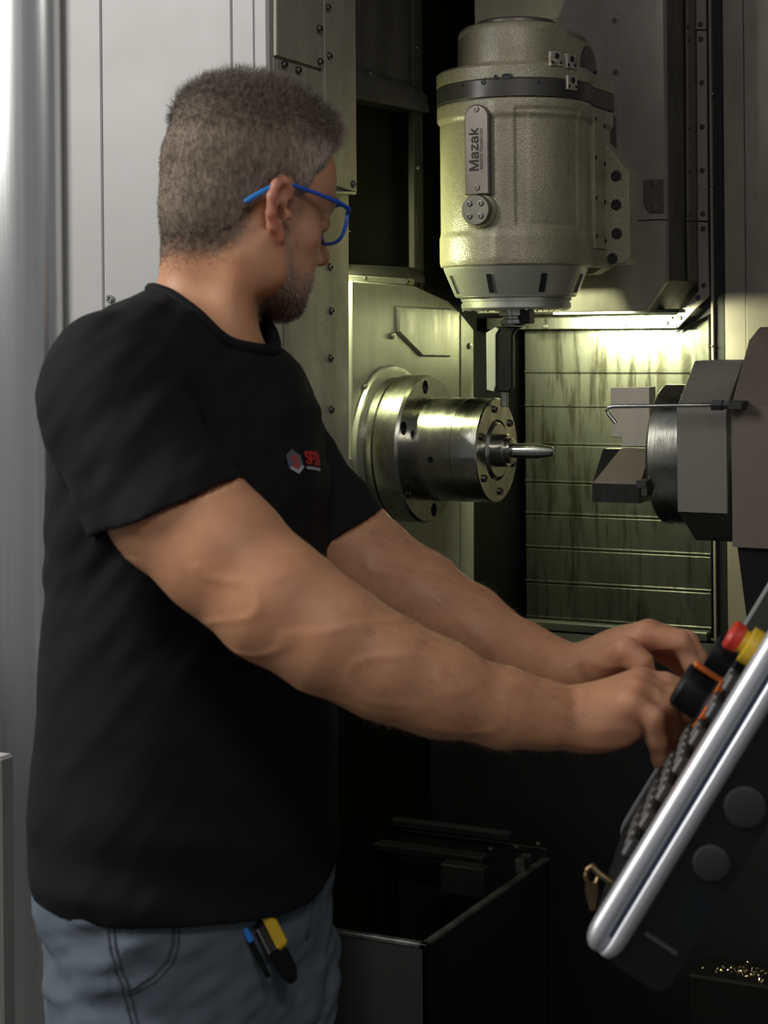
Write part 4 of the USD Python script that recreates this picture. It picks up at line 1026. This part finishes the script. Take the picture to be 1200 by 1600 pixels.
jaw = np.clip((bl[:, 0] - .018) / .02, 0, 1) * np.clip((-.045 - bl[:, 2]) / .02, 0, 1) * np.clip((bl[:, 2] + .115) / .01, 0, 1) * isheadz * (bl[:, 0] < .13)
beard_w = np.clip(np.maximum(sideb * .8, jaw), 0, 1)
bn = 0.75 + 0.5 * meshkit.fbm(P_ * 260, 3, 9)
mixin(np.clip(beard_w * .45 * bn, 0, .85), (0.27, 0.19, 0.15))
chin_dark = np.clip((bl[:, 2] + .112) / .01, 0, 1) * np.clip((-.066 - bl[:, 2]) / .02, 0, 1) * np.clip((bl[:, 0] - .035) / .02, 0, 1) * isheadz
mixin(np.clip(chin_dark * .62 * bn, 0, .85), (0.075, 0.055, 0.045))
cheek = (isheadz & (bl[:, 0] > .02)) * np.clip((bl[:, 2] + .1) / .02, 0, 1) * (1 - hn)
mixin(cheek * .25, (0.52, 0.27, 0.20))
earm = np.clip((np.abs(bl[:, 1]) - .0745) / .006, 0, 1) * (np.abs(bl[:, 2]) < .045) * (np.abs(bl[:, 0]) < .04)
mixin(earm * .7, (0.60, 0.225, 0.15))
lips = np.exp(-((bl[:, 2] + .0612) / .011) ** 4) * (bl[:, 0] > .087) * (np.abs(bl[:, 1]) < .027)
mixin(lips * .7, (0.42, 0.16, 0.13))
hand = np.clip((P_ @ RIGHT - (TP(905, 1100, 1.7) @ RIGHT)) / .03, 0, 1)
mixin(hand * .35, (0.50, 0.235, 0.15))

# ------------------------------------------------------------------ the person
foot = TP(310, 900, 1.83)
person = thing('person', 'man with cropped greying hair in black t-shirt and blue trousers reaching to the console', 'person', (foot[0], foot[1], 0))
bp = obj('body', body, 'skin', person, smooth=True)
primvar_color(bp, 'tone', tone)
for sd in (-1, 1):
    e = trimesh.creation.icosphere(3, .0122); e.apply_translation(hd(.0835, sd * .032, .003)); eye_ = obj('eye', e, 'eye_white', person, smooth=True)
    obj('iris', lathe([(0, -.001), (.0055, -.001), (.0050, .0012), (0, .0016)], hd(.0835, sd * .032, .003) + HF * .0118, HF, 20), 'iris', eye_)

# hair: a shaped cap of varying thickness with strands growing from it
def hair_field(p, d):
    return d
BH = Field(); BH.ops = [o for o in B.ops[:NHEAD] if (o[2] > HEAD - .12).all() and (o[1] < HEAD + .2).all() and np.linalg.norm((o[1] + o[2]) / 2 - HEAD) < .22]
Hc = Field()
def cap(p):
    q = (p - HEAD.astype(np.float32)) @ HM.T.astype(np.float32); x, y, z = q.T
    d = BH.ev(p)
    top = np.clip((z - .070) / .045, 0, 1); top = top * top * (3 - 2 * top)
    t = .003 + .003 * np.clip((z - .02) / .05, 0, 1) + top * (.012 + .002 * np.clip((x + .03) / .1, 0, 1) - .006 * np.clip((x - .03) / .05, 0, 1))
    hnq = hairness(q); t = t * hnq * (.25 + .75 * hair_depth(q)) - .004 * (1 - hnq)
    t += (.0022 * (meshkit.noise(q * np.array([55, 90, 40]), 4) - .5) + .0030 * (meshkit.noise(q * np.array([30, 140, 90]), 6) - .5) * top).astype(np.float32) * hnq
    return np.maximum(d - t, -.062 - z)
Hc.custom(cap, HEAD - .17, HEAD + .19)
Hc.ell(hd(.073, -.004, .104), (.029, .042, .0165), np.stack([HF * .94 + HU * .34, HL, HU * .94 - HF * .34]), k=.02)
hair = keep_largest(Hc.mesh(HEAD - .16, HEAD + .185, 0.003))
hq_ = (np.array(hair.vertices) - HEAD) @ HM.T
cn = meshkit.fbm(hq_ * np.array([40, 40, 25]), 3, 2)
topw = np.clip((hq_[:, 2] - .06) / .04, 0, 1)[:, None]
htone = (np.array([.20, .150, .112]) * (1 - topw) + np.array([.135, .098, .072]) * topw) * (0.75 + 0.5 * cn)[:, None]
temple = np.clip((hq_[:, 0] - .0) / .05, 0, 1)[:, None] * (1 - topw)
htone = htone * (1 - .75 * temple) + np.array([.40, .31, .26]) * .75 * temple
front_ = np.clip((hq_[:, 0] - .055) / .03, 0, 1)[:, None] * topw
htone = htone * (1 - .7 * front_) + np.array([.36, .30, .25]) * .7 * front_
hp_ = obj('hair', hair, 'hair_base', person, smooth=True, label='cropped greying brown hair, longer on top')
primvar_color(hp_, 'tone', htone)

def strands(name, roots, dirs, lengths, width, mat, parent, bend, label=None, seed=1):
    r = np.random.default_rng(seed); n = len(roots)
    k = 4; s_ = np.linspace(0, 1, k)[None, :, None]
    p = roots[:, None] + dirs[:, None] * lengths[:, None, None] * s_ + bend[:, None] * lengths[:, None, None] * s_ ** 2
    path = path_for(name, parent); c = UsdGeom.BasisCurves.Define(stage, path)
    o = ORIGIN.get(parent, np.zeros(3))
    c.CreateTypeAttr('linear'); c.CreateCurveVertexCountsAttr(Vt.IntArray([k] * n))
    c.CreatePointsAttr(Vt.Vec3fArray.FromNumpy((p - o).reshape(-1, 3).astype(np.float32)))
    w = np.tile(np.array([1, .9, .7, .25]) * width, n).astype(np.float32)
    c.CreateWidthsAttr(Vt.FloatArray.FromNumpy(w)); c.SetWidthsInterpolation('vertex')
    UsdShade.MaterialBindingAPI.Apply(c.GetPrim()).Bind(LOOKS[mat])
    tag(c.GetPrim(), label); return path

def sample(m, n, seed):
    p, fi = trimesh.sample.sample_surface(m, n, seed=seed)
    return np.array(p), np.array(m.face_normals[fi])
rp, rn_ = sample(hair, 34000, 3)
q = (rp - HEAD) @ HM.T
ok = (hairness(q) > .35)
rp, rn_, q = rp[ok], rn_[ok], q[ok]
tw = np.clip((q[:, 2] - .075) / .03, 0, 1)
jit = rng.normal(0, .35, rp.shape)
side_dir = rn_ * .55 + (-HU) * .8 - HF * .25
top_dir = rn_ * .5 + HF * .6 + HU * .3
dirs = unit(side_dir * (1 - tw)[:, None] + top_dir * tw[:, None] + jit)
crown = np.exp(-((q[:, 0] + .045) / .04) ** 2) * tw
dirs = unit(dirs + (crown * 1.2)[:, None] * (HU - HF * .6))
ln = (.0055 + .010 * tw + .004 * tw * rng.random(len(tw))) * (0.7 + .6 * rng.random(len(tw)))
grp = np.where((q[:, 0] > .03) & (q[:, 2] < .085) | (q[:, 0] > .078), 2, np.where(rng.random(len(q)) < np.clip((q[:, 2] - .06) / .03, .12, .92), 1, 0))
grp = np.where((grp == 2) & (rng.random(len(q)) < .35), 0, grp)
for gi, mt_ in enumerate(('hair_strand', 'hair_strand_dark', 'hair_strand_grey')):
    mk = grp == gi
    pth = strands('hair_strands', (rp - rn_ * .001)[mk], dirs[mk], ln[mk], .00030, mt_, hp_, rn_[mk] * -.25); tag(pth, kind='stuff')
# thin growth that fades out below the hairline
hb = body.submesh([np.where((isheadz & (bl[:, 0] < .03))[body.faces].all(1))[0]], append=True)
rp, rn_ = sample(hb, 110000, 8); q = (rp - HEAD) @ HM.T
low_ = np.array([0.0]); pr = np.clip(1 - (hairness(q + np.array([0, 0, .0])) > .5) * 1.0, 0, 1)
edge_ = hairness(q + np.array([0, 0, .009])) * .9 + hairness(q + np.array([0, 0, .018])) * .35 + hairness(q + np.array([0, 0, .030])) * .10
mk = (rng.random(len(rp)) < np.clip(edge_, 0, 1) * .75) & (np.abs(q[:, 1]) < .0745) & (q[:, 2] < .03) & (q[:, 0] < -.012)
pth = strands('hair_strands', rp[mk], unit(rn_[mk] * .5 - HU * .9 + rng.normal(0, .3, rp[mk].shape)), .0028 + .002 * rng.random(mk.sum()), .00026, 'hair_strand', hp_, rn_[mk] * -.2); tag(pth, kind='stuff')
# beard
headm = body.submesh([np.where((isheadz[body.faces].all(1)) & (beard_w[body.faces].mean(1) > .3))[0]], append=True)
rp, rn_ = sample(headm, 7000, 5)
q = (rp - HEAD) @ HM.T
keep_ = (rng.random(len(rp)) < np.clip((-.02 - q[:, 2]) / .08, .25, 1)) & ~((np.abs(q[:, 2] + .061) < .010) & (q[:, 0] > .083))
rp, rn_, q = rp[keep_], rn_[keep_], q[keep_]
dk = rng.random(len(rp)) < np.clip((-.070 - q[:, 2]) / .02, .08, .85)
dirs = unit(rn_ * .6 - HU * .8 + HF * .2 + rng.normal(0, .3, rp.shape)); ln = .0035 + .0035 * rng.random(len(rp))
for nm, mk, mt_ in (('beard', dk, 'beard_strand'), ('beard', ~dk, 'grey_strand')):
    pth = strands(nm, rp[mk], dirs[mk], ln[mk], .00028, mt_, person, -rn_[mk] * .2, label='short dark chin beard' if mt_ == 'beard_strand' else 'grey stubble along the jaw'); tag(pth, kind='stuff')
# eyebrow on both sides
eb = []
for sd in (-1, 1):
    t_ = rng.random(160); pz_ = np.array([hd(.097 - .012 * k, sd * (.014 + .036 * k), .024 + .006 * math.sin(2.6 * k)) for k in t_]); eb.append((pz_, sd))
for pz_, sd in eb:
    gr = B.grad(pz_); dd_ = B.ev(pz_); pz_ = pz_ - gr * dd_[:, None]
    pth = strands('eyebrow', pz_, unit(gr * .5 + HL * sd * .8 + rng.normal(0, .2, pz_.shape)), np.full(len(pz_), .006), .0003, 'beard_strand', person, np.zeros_like(pz_)); tag(pth, kind='stuff')
# fine hair on the forearms
fa = (P_[:, 2] < 1.30) & (P_ @ RIGHT > TP(560, 1000, 1.7) @ RIGHT) & (P_ @ RIGHT < TP(900, 1000, 1.7) @ RIGHT)
arms_ = body.submesh([np.where(fa[body.faces].all(1))[0]], append=True)
rp, rn_ = sample(arms_, 2600, 6)
armdir = unit(RIGHT * .8 - UP * .5)
pth = strands('arm_hair', rp, unit(rn_ * .45 + armdir + rng.normal(0, .35, rp.shape)), .007 + .006 * rng.random(len(rp)), .00016, 'arm_strand', person, -rn_ * .2); tag(pth, kind='stuff')

# ------------------------------------------------------------------ t-shirt
tb = np.array([o[1] for o in T.ops] + [o[2] for o in T.ops])
shirt = keep_largest(T.mesh(tb.min(0) - .03, tb.max(0) + .03, 0.0035))
ts = obj('tshirt', shirt, 'black_cotton', person, smooth=True, label='plain black short-sleeved t-shirt')
# ribbed collar along the neck hole
ca, cb_, _ = frame_of(neck_ax)
ring = []
for k in range(61):
    a = 2 * math.pi * k / 60; dirv = ca * math.cos(a) + cb_ * math.sin(a)
    hh = np.linspace(-.10, .10, 260); pp = neck_c + dirv * (NR + .004) + hh[:, None] * neck_ax
    fv = T.ev(pp); i = np.where(fv < 0)[0]
    ring.append(pp[i[-1]] - dirv * .002 if len(i) else neck_c + dirv * NR)
ring = np.array(ring); ring[-1] = ring[0]
for _ in range(4): ring[1:-1] = .25 * ring[:-2] + .5 * ring[1:-1] + .25 * ring[2:]
obj('collar', tube(ring, .0072, 8, caps=False), 'black_cotton', ts, smooth=True)

# printed chest logo, laid on the cloth
lp = T.hit(459, 722); lnm = T.grad(lp[None])[0]
lt = unit(np.cross(UP, lnm)); lu = np.cross(lnm, lt)
def print_on(poly_pts, mat, name, parent, lift=.0012, label=None):
    m = prism(sg.Polygon(poly_pts).buffer(0), 'Z', 0, .0005); m = m.subdivide_to_size(.004) if len(m.faces) < 400 else m
    v = np.array(m.vertices); p = lp + v[:, :1] * lt + v[:, 1:2] * lu
    for _ in range(4): p = p - lnm * (T.ev(p))[:, None] * .9
    p = p + lnm * (lift + v[:, 2:])
    return obj(name, trimesh.Trimesh(p, m.faces, process=False), mat, parent, smooth=False, label=label)
k_ = .0125
hx = [(k_ * math.sin(math.radians(60 * i)) , k_ * math.cos(math.radians(60 * i)) * 1.05) for i in range(6)]
hi6 = [(x * .72, y * .72) for x, y in hx]
lg = print_on(hx, 'logo_dark', 'chest_logo', ts, label='small hexagon emblem with red S and red lettering')
print_on([hx[4], hx[3], hi6[3], hi6[4]], 'logo_grey', 'chest_logo', ts, .0020)
print_on([hx[3], hx[2], hi6[2], hi6[3]], 'logo_grey', 'chest_logo', ts, .0020)
def print_text(text, h_, w_, x, y, mat, shear=0.18, bold=True, lift=.0020):
    m = meshkit.text_mesh(text, h_, .0005, bold); v = np.array(m.vertices); v[:, 0] -= v[:, 0].min(); v[:, 0] *= w_ / v[:, 0].max()
    v[:, 0] += shear * v[:, 1] + x; v[:, 1] += y
    p = lp + v[:, :1] * lt + v[:, 1:2] * lu
    for _ in range(4): p = p - lnm * (T.ev(p))[:, None] * .9
    p = p + lnm * (lift + v[:, 2:])
    return obj('chest_lettering', trimesh.Trimesh(p, m.faces, process=False), mat, ts, smooth=False)
print_text('S', .0125, .0095, -.0055, -.0062, 'logo_red', 0.1)
print_text('SPIN', .0130, .036, .0165, -.0035, 'logo_red')
print_on([(.0165, -.0085), (.052, -.0085), (.052, -.0060), (.0165, -.0060)], 'logo_grey', 'chest_logo', ts, .0015)

# ------------------------------------------------------------------ trousers and shoes
J = Field()
js = [(1330, 292, 1.84, .165, .128), (1400, 294, 1.84, .163, .124), (1450, 296, 1.84, .163, .121), (1530, 302, 1.84, .158, .114), (1600, 308, 1.84, .150, .104)]
jz = np.array([zat(s[0]) for s in js])[::-1]; jc = np.array([W(s[1], s[0], s[2])[:2] for s in js])[::-1]; jrs = np.array([s[3] for s in js])[::-1]; jrn = np.array([s[4] for s in js])[::-1]
def hips(p):
    z = p[:, 2]; dx, dy = p[:, 0] - np.interp(z, jz, jc[:, 0]), p[:, 1] - np.interp(z, jz, jc[:, 1]); rs, rn = np.interp(z, jz, jrs), np.interp(z, jz, jrn)
    a = (dx * S_[0] + dy * S_[1]) / rs; b = (dx * N_[0] + dy * N_[1]) / rn
    m = (np.abs(a) ** 2.2 + np.abs(b) ** 2.2) ** (1 / 2.2)
    return np.maximum((m - 1) * np.minimum(rs, rn), np.maximum(z - jz[-1], .80 - z))
hc = np.append(jc[0], 0)
J.custom(hips, [jc[:, 0].min() - .2, jc[:, 1].min() - .2, .78], [jc[:, 0].max() + .2, jc[:, 1].max() + .2, jz[-1] + .01], k=.03)
for sd in (-1, 1):
    hip = hc + S_ * sd * .080 + UP * .82; knee = hc + S_ * sd * .095 + N_ * .02 + UP * .48; ank = hc + S_ * sd * .105 - N_ * .01 + UP * .09
    J.chain([(hip, .088), (knee, .066), (ank, .060)], k=.04)
def jean_folds(p, d):
    q = np.stack([(p @ S_) * 16 + p[:, 2] * 14, (p @ N_) * 16, p[:, 2] * 34 - (p @ S_) * 14], 1)
    return d + (.012 * (meshkit.noise(q, 31) - .5) + .006 * (meshkit.noise(q * 2.3, 32) - .5)).astype(np.float32)
J.post.append(jean_folds)
jb = np.array([o[1] for o in J.ops] + [o[2] for o in J.ops])
jm = keep_largest(J.mesh(jb.min(0) - .02, np.append(jb.max(0)[:2] + .02, jz[-1] + .02), 0.005))
jn = obj('trousers', jm, 'denim', person, smooth=True, label='grey-blue work trousers')
def seam(pix, name='seam', mat='denim_thread', r=.0014, lift=.0006):
    pts = []
    for (u0, v0), (u1, v1) in zip(pix[:-1], pix[1:]):
        for k in np.linspace(0, 1, 9)[:-1]: pts.append(J.hit(u0 + (u1 - u0) * k, v0 + (v1 - v0) * k))
    pts.append(J.hit(*pix[-1])); pts = np.array(pts)
    pts = pts + J.grad(pts) * lift
    return obj(name, tube(pts, r, 6), mat, jn, smooth=True)
seam([(168, 1440), (172, 1480), (180, 1512), (196, 1560), (206, 1605)])
seam([(178, 1440), (181, 1480), (190, 1512), (206, 1562), (215, 1605)])
seam([(272, 1440), (270, 1478), (262, 1500), (240, 1524), (206, 1545)], 'pocket_edge', r=.0018)
seam([(280, 1440), (279, 1480), (270, 1506), (245, 1532), (206, 1553)], 'pocket_edge', r=.0012)
seam([(490, 1400), (484, 1440), (478, 1470)], 'pocket_edge', r=.0016)
for sd in (-1, 1):
    c0 = hc + S_ * sd * .105 - N_ * .01
    sh = Field(); sh.chain([(c0 + UP * .07, .055), (c0 + UP * .055 - N_ * .03, .050), (c0 + UP * .05 + N_ * .10, .048), (c0 + UP * .042 + N_ * .17, .040)], k=.03)
    sh.post.append(lambda p, d: np.maximum(d, .004 - p[:, 2]).astype(np.float32))
    m = sh.mesh(c0 - .22, c0 + .26, .006)
    obj('shoe', m, 'sole_black', person, smooth=True)

# ------------------------------------------------------------------ glasses
g0 = hd(.006, -.0795, .024)
gl = thing('eyeglasses', 'blue plastic framed glasses worn by the man', 'glasses', hd(.1, 0, 0))
def lens_outline(sd, n=40, grow=0.0):
    pts = []
    for k in range(n):
        a = 2 * math.pi * k / n; c, s = math.cos(a), math.sin(a)
        x = (.0265 + grow) * np.sign(c) * abs(c) ** .72; z = (.0200 + grow) * np.sign(s) * abs(s) ** .72
        pts.append((sd * (.0345 + x), z + .005))
    return pts
def lens3(y, z, off=0.0): return hd(.109 - .16 * abs(y) + off + z * .10, y, z)
for sd in (-1, 1):
    o_ = lens_outline(sd, grow=.0012); rim = np.array([lens3(y, z) for y, z in o_ + [o_[0]]])
    obj('rim', tube(rim, .0021, 8, caps=False), 'blue_acetate', gl, smooth=True)
    o_ = lens_outline(sd); c = lens3(sd * .0345, .005, .0012)
    v = [c] + [lens3(y, z) for y, z in o_]; f = [[0, i + 1, (i + 1) % len(o_) + 1] for i in range(len(o_))]
    v2 = np.array(v) - HF * .0016; n_ = len(v)
    allf = f + [[a + n_, c_ + n_, b + n_] for a, b, c_ in f] + [[i + 1, (i + 1) % len(o_) + 1, i + 1 + n_] for i in range(len(o_))] + [[(i + 1) % len(o_) + 1, (i + 1) % len(o_) + 1 + n_, i + 1 + n_] for i in range(len(o_))]
    mm = trimesh.Trimesh(np.vstack([v, v2]), allf, process=False); mm.fix_normals()
    obj('lens', mm, 'lens', gl, smooth=True, label='clear lens')
    hinge = hd(.0965, sd * .0680, .019)
    obj('end_piece', tube([lens3(sd * .0600, .018), hinge], .0025, 8), 'blue_acetate', gl, smooth=True)
    tp = [hinge, hd(.075, sd * .0760, .0215), hd(.045, sd * .0800, .024), hd(.012, sd * .0815, .0260), hd(-.006, sd * .0815, .024), hd(-.022, sd * .080, .012), hd(-.038, sd * .0775, -.001)]
    tpp = np.array(tp)
    obj('temple', tube(tpp[:5], [.0026, .0026, .0022, .0022, .0022], 8), 'blue_acetate', gl, smooth=True)
    obj('temple_tip', tube(tpp[3:], [.0022, .0024, .0028, .0030], 8), 'blue_tip', gl, smooth=True)
obj('bridge', tube([lens3(-.009, .013), hd(.113, 0, .016), lens3(.009, .013)], .0021, 8), 'blue_acetate', gl, smooth=True)

# ------------------------------------------------------------------ knife and pen clipped in his pocket
kp = J.hit(421, 1470); kn = J.grad(kp[None])[0]
kr = unit(np.cross(UP, kn)); ku = np.cross(kn, kr)
kd = unit(ku * -.95 + kr * .30)            # the way the knife hangs
ks = np.cross(kn, kd)
def kbox(c, lx, ly, lz, b=.002):
    m = cbox((-lx / 2, -ly / 2, -lz / 2), (lx / 2, ly / 2, lz / 2), b); v = np.array(m.vertices)
    return trimesh.Trimesh(c + v[:, :1] * ks + v[:, 1:2] * kn + v[:, 2:] * kd, m.faces, process=False)
kb = kp + kn * .006
k1 = thing('pocket_knife', 'yellow and black pocket knife clipped in the trouser pocket', 'knife', kb)
obj('handle', hull(np.vstack([kbox(kb + kd * .006, .020, .009, .06, .003).vertices, kbox(kb + kd * .030, .013, .008, .03, .003).vertices])), 'black_plastic', k1)
sgn = 1 if ks @ RIGHT > 0 else -1
obj('grip', kbox(kb - kd * .010 + ks * sgn * .004 + kn * .004, .015, .008, .042, .0035), 'yellow_plastic', k1, label='yellow grip scale')
obj('clip', kbox(kb - kd * .006 - ks * sgn * .010 + kn * .004, .010, .004, .028, .001), 'bright_bolt', k1, label='metal belt clip')
k2 = kp - ks * sgn * .022 + kn * .004
pn_ = thing('pen', 'thin dark pen with blue cap beside the knife in the pocket', 'pen', k2)
obj('barrel', tube([k2 - kd * .012, k2 + kd * .026], .003, 8), 'black_plastic', pn_, smooth=40)
obj('cap', tube([k2 - kd * .030, k2 - kd * .012], .0034, 8), 'blue_tip', pn_, smooth=40)

# ================================================================== control console at the lower right
CE1 = unit(RIGHT * .527 + UP * .85)                    # up along the sloping panel
CE3 = unit(FWD * .975 + RIGHT * .215)                   # across the panel, away from the camera
CN = unit(np.cross(CE3, CE1))                          # out of the panel, towards the operator
if CN @ RIGHT > 0: CN = -CN
DC = 1.46
C0 = W(906, 1474, DC)                                  # lower near corner of the panel's edge
def cp(a, n, w): return C0 + CE1 * a + CN * n + CE3 * w
def cprism(pts, w0, w1, mat, parent, name, bevel=0.0, smooth=30, label=None):
    m = prism(pts, 'Z', w0, w1, bevel=bevel); v = np.array(m.vertices)
    mm = trimesh.Trimesh(C0 + v[:, :1] * CE1 + v[:, 1:2] * CN + v[:, 2:] * CE3, m.faces, process=False)
    mm.fix_normals(); return obj(name, mm, mat, parent, smooth, label=label)
def rounded(a0, n0, a1, n1, r, n=8):
    return list(np.array(sg.box(a0 + r, n0 + r, a1 - r, n1 - r).buffer(r, quad_segs=n).exterior.coords)[:-1])
con = thing('control_console', 'slanted black machine control console with bright metal edge trim at the lower right', 'control console', cp(0.2, -.05, .18))
WD = .34
cprism(rounded(0.0, -.078, .62, -.022, .012), .004, WD - .004, 'black_plastic', con, 'housing', smooth=40)
def trim_strip(w_flip, name, label=None):
    prof = [(-.001, .022), (0, .012), (-.0015, .006), (-.0045, .0022), (-.009, .0004), (-.0135, .0008), (-.0165, .0030), (-.0172, .0065), (-.0195, .0065), (-.0202, .0030), (-.0225, .0006), (-.0265, .0002), (-.0305, .0014), (-.0330, .0048), (-.0340, .010), (-.0340, .022)]
    v, f = [], []; n = len(prof); st = [(0.0, .62), (.002, .74), (.006, .88), (.012, .97), (.020, 1.0), (.62, 1.0)]
    for a, k in st:
        for pn_, pw in prof:
            nn_ = -.017 + (pn_ + .017) * k; ww = .012 + (pw - .012) * k
            v.append(cp(a, nn_, ww if not w_flip else WD - ww))
    for q in range(len(st) - 1):
        for r in range(n):
            r2 = (r + 1) % n
            f += [[q * n + r, q * n + r2, (q + 1) * n + r2], [q * n + r, (q + 1) * n + r2, (q + 1) * n + r]]
    tv = np.array(v); v = np.vstack([tv, tv[:n].mean(0), tv[-n:].mean(0)]); m_ = len(tv)
    for r in range(n):
        r2 = (r + 1) % n; f += [[m_, r2, r], [m_ + 1, (len(st) - 1) * n + r, (len(st) - 1) * n + r2]]
    mm = trimesh.Trimesh(v, f, process=False); mm.fix_normals()
    return obj(name, mm, 'chrome_trim', con, 50, label=label)
et = trim_strip(False, 'edge_trim', 'bright rounded metal trim along the near edge')
cprism([(.016, -.0168), (.62, -.0168), (.62, -.0198), (.016, -.0198)], .0055, .010, 'trim_groove', et, 'trim_groove')
trim_strip(True, 'edge_trim')
cprism([(.006, -.020), (.62, -.020), (.62, -.003), (.010, -.003)], .022, WD - .02, 'black_plastic', con, 'face_plate')
# side details
def disc(a, n, r, h, parent, name, mat):
    m = lathe([(0, -.002), (r, -.002), (r, h * .6), (r * .85, h), (0, h)], (0, 0, 0), (0, 0, 1), 28); v = np.array(m.vertices)
    mm = trimesh.Trimesh(cp(a, n, .004) + v[:, :1] * CE1 + v[:, 1:2] * CN - v[:, 2:] * CE3, m.faces, process=False); mm.fix_normals()
    return obj(name, mm, mat, parent, 40)
disc(.112, -.056, .015, .004, con, 'side_knob', 'black_rubber')
disc(.165, -.056, .017, .004, con, 'side_knob', 'black_rubber')
disc(.225, -.060, .008, .003, con, 'side_knob', 'black_rubber')
cprism([(.034, -.040), (.037, -.040), (.037, -.070), (.034, -.070)], .002, .006, 'key_grey', con, 'side_slot')
# keys on the panel: small keys in rows, a large selector, the emergency stop
def key(a, w, sa, sw, h, mat, name='key', parent=con, top=None):
    m = cbox((a - sa / 2, -.004, w - sw / 2), (a + sa / 2, h, w + sw / 2), .0025); v = np.array(m.vertices)
    mm = trimesh.Trimesh(C0 + v[:, :1] * CE1 + v[:, 1:2] * CN + v[:, 2:] * CE3, m.faces, process=False); mm.fix_normals()
    return obj(name, mm, mat, parent)
for i in range(13):
    for j in range(5):
        a = .075 + .027 * i; w = .050 + .028 * j
        if .175 < a < .31 and w > .08: continue
        if .255 < a < .315: continue
        if a > .39: continue
        key(a, w, .018, .019, .006, 'key_grey' if (i + j) % 5 else 'key_dark')
def knob(a, w, prof, mat, name, parent=con, n=28, label=None):
    m = lathe(prof, (0, 0, 0), (0, 0, 1), n); v = np.array(m.vertices)
    mm = trimesh.Trimesh(cp(a, 0, w) + v[:, :1] * CE1 + v[:, 1:2] * CE3 + v[:, 2:] * CN, m.faces, process=False); mm.fix_normals()
    return obj(name, mm, mat, parent, 35, label=label)
sk = knob(.198, .135, [(0, -.002), (.026, -.002), (.026, .004), (.022, .007), (.021, .030), (.018, .033), (0, .033)], 'black_plastic', 'selector_knob')
knob(.198, .135, [(.0262, -.001), (.0275, -.001), (.0275, .0035), (.0262, .0045)], 'orange_plastic', 'knob_ring', sk, label='orange ring')
key(.2205, .128, .004, .014, .031, 'orange_plastic', 'knob_pointer', sk)
sk2 = knob(.245, .090, [(0, -.002), (.020, -.002), (.020, .004), (.016, .006), (.015, .026), (0, .028)], 'black_plastic', 'selector_knob')
st = knob(.272, .046, [(0, -.002), (.016, -.002), (.016, .007), (.010, .008), (.010, .012), (0, .012)], 'yellow_plastic', 'emergency_stop', label='emergency stop with yellow collar')
knob(.272, .046, [(0, .011), (.009, .011), (.0125, .014), (.0130, .021), (.011, .024), (0, .025)], 'red_plastic', 'mushroom_button', st, label='red mushroom button')
# key hanging from a lock at the panel's lower end
hk = thing('hanging_key', 'small brass coloured key ring hanging beside the lower console edge', 'key ring', cp(.04, .03, .10))
b0 = cp(.026, -.006, .10)
obj('bracket', tube([b0, b0 + CN * .014, b0 + CN * .022 + UP * .002], .003, 10), 'brass', hk, smooth=40)
rc = b0 + CN * .022 + UP * .002
th = np.linspace(0, 2 * math.pi, 25)
obj('ring', tube(np.array([rc - UP * .007 + UP * .008 * math.cos(a) + (RIGHT * .9 + FWD * .4) * .0065 * math.sin(a) for a in th]), .0018, 8, caps=False), 'brass', hk, smooth=True)
kk = rc - UP * .014
obj('key_blade', hull([kk + RIGHT * x * .75 + UP * z * .62 + FWD * y for x, z in ((-.007, 0), (.006, 0), (.007, -.012), (.003, -.020), (.003, -.038), (-.003, -.038), (-.004, -.020), (-.008, -.012)) for y in (-.001, .001)]), 'brass', hk)
# arm that carries the console
solo('console_post', prism(rounded(cp(.25, -.16, .17)[0] - .05, cp(.25, -.16, .17)[1] - .05, cp(.25, -.16, .17)[0] + .05, cp(.25, -.16, .17)[1] + .05, .012, 4), 'Z', 0.0, cp(.25, -.16, .17)[2]), 'black_paint', 'black post standing on the floor under the control console', 'post')
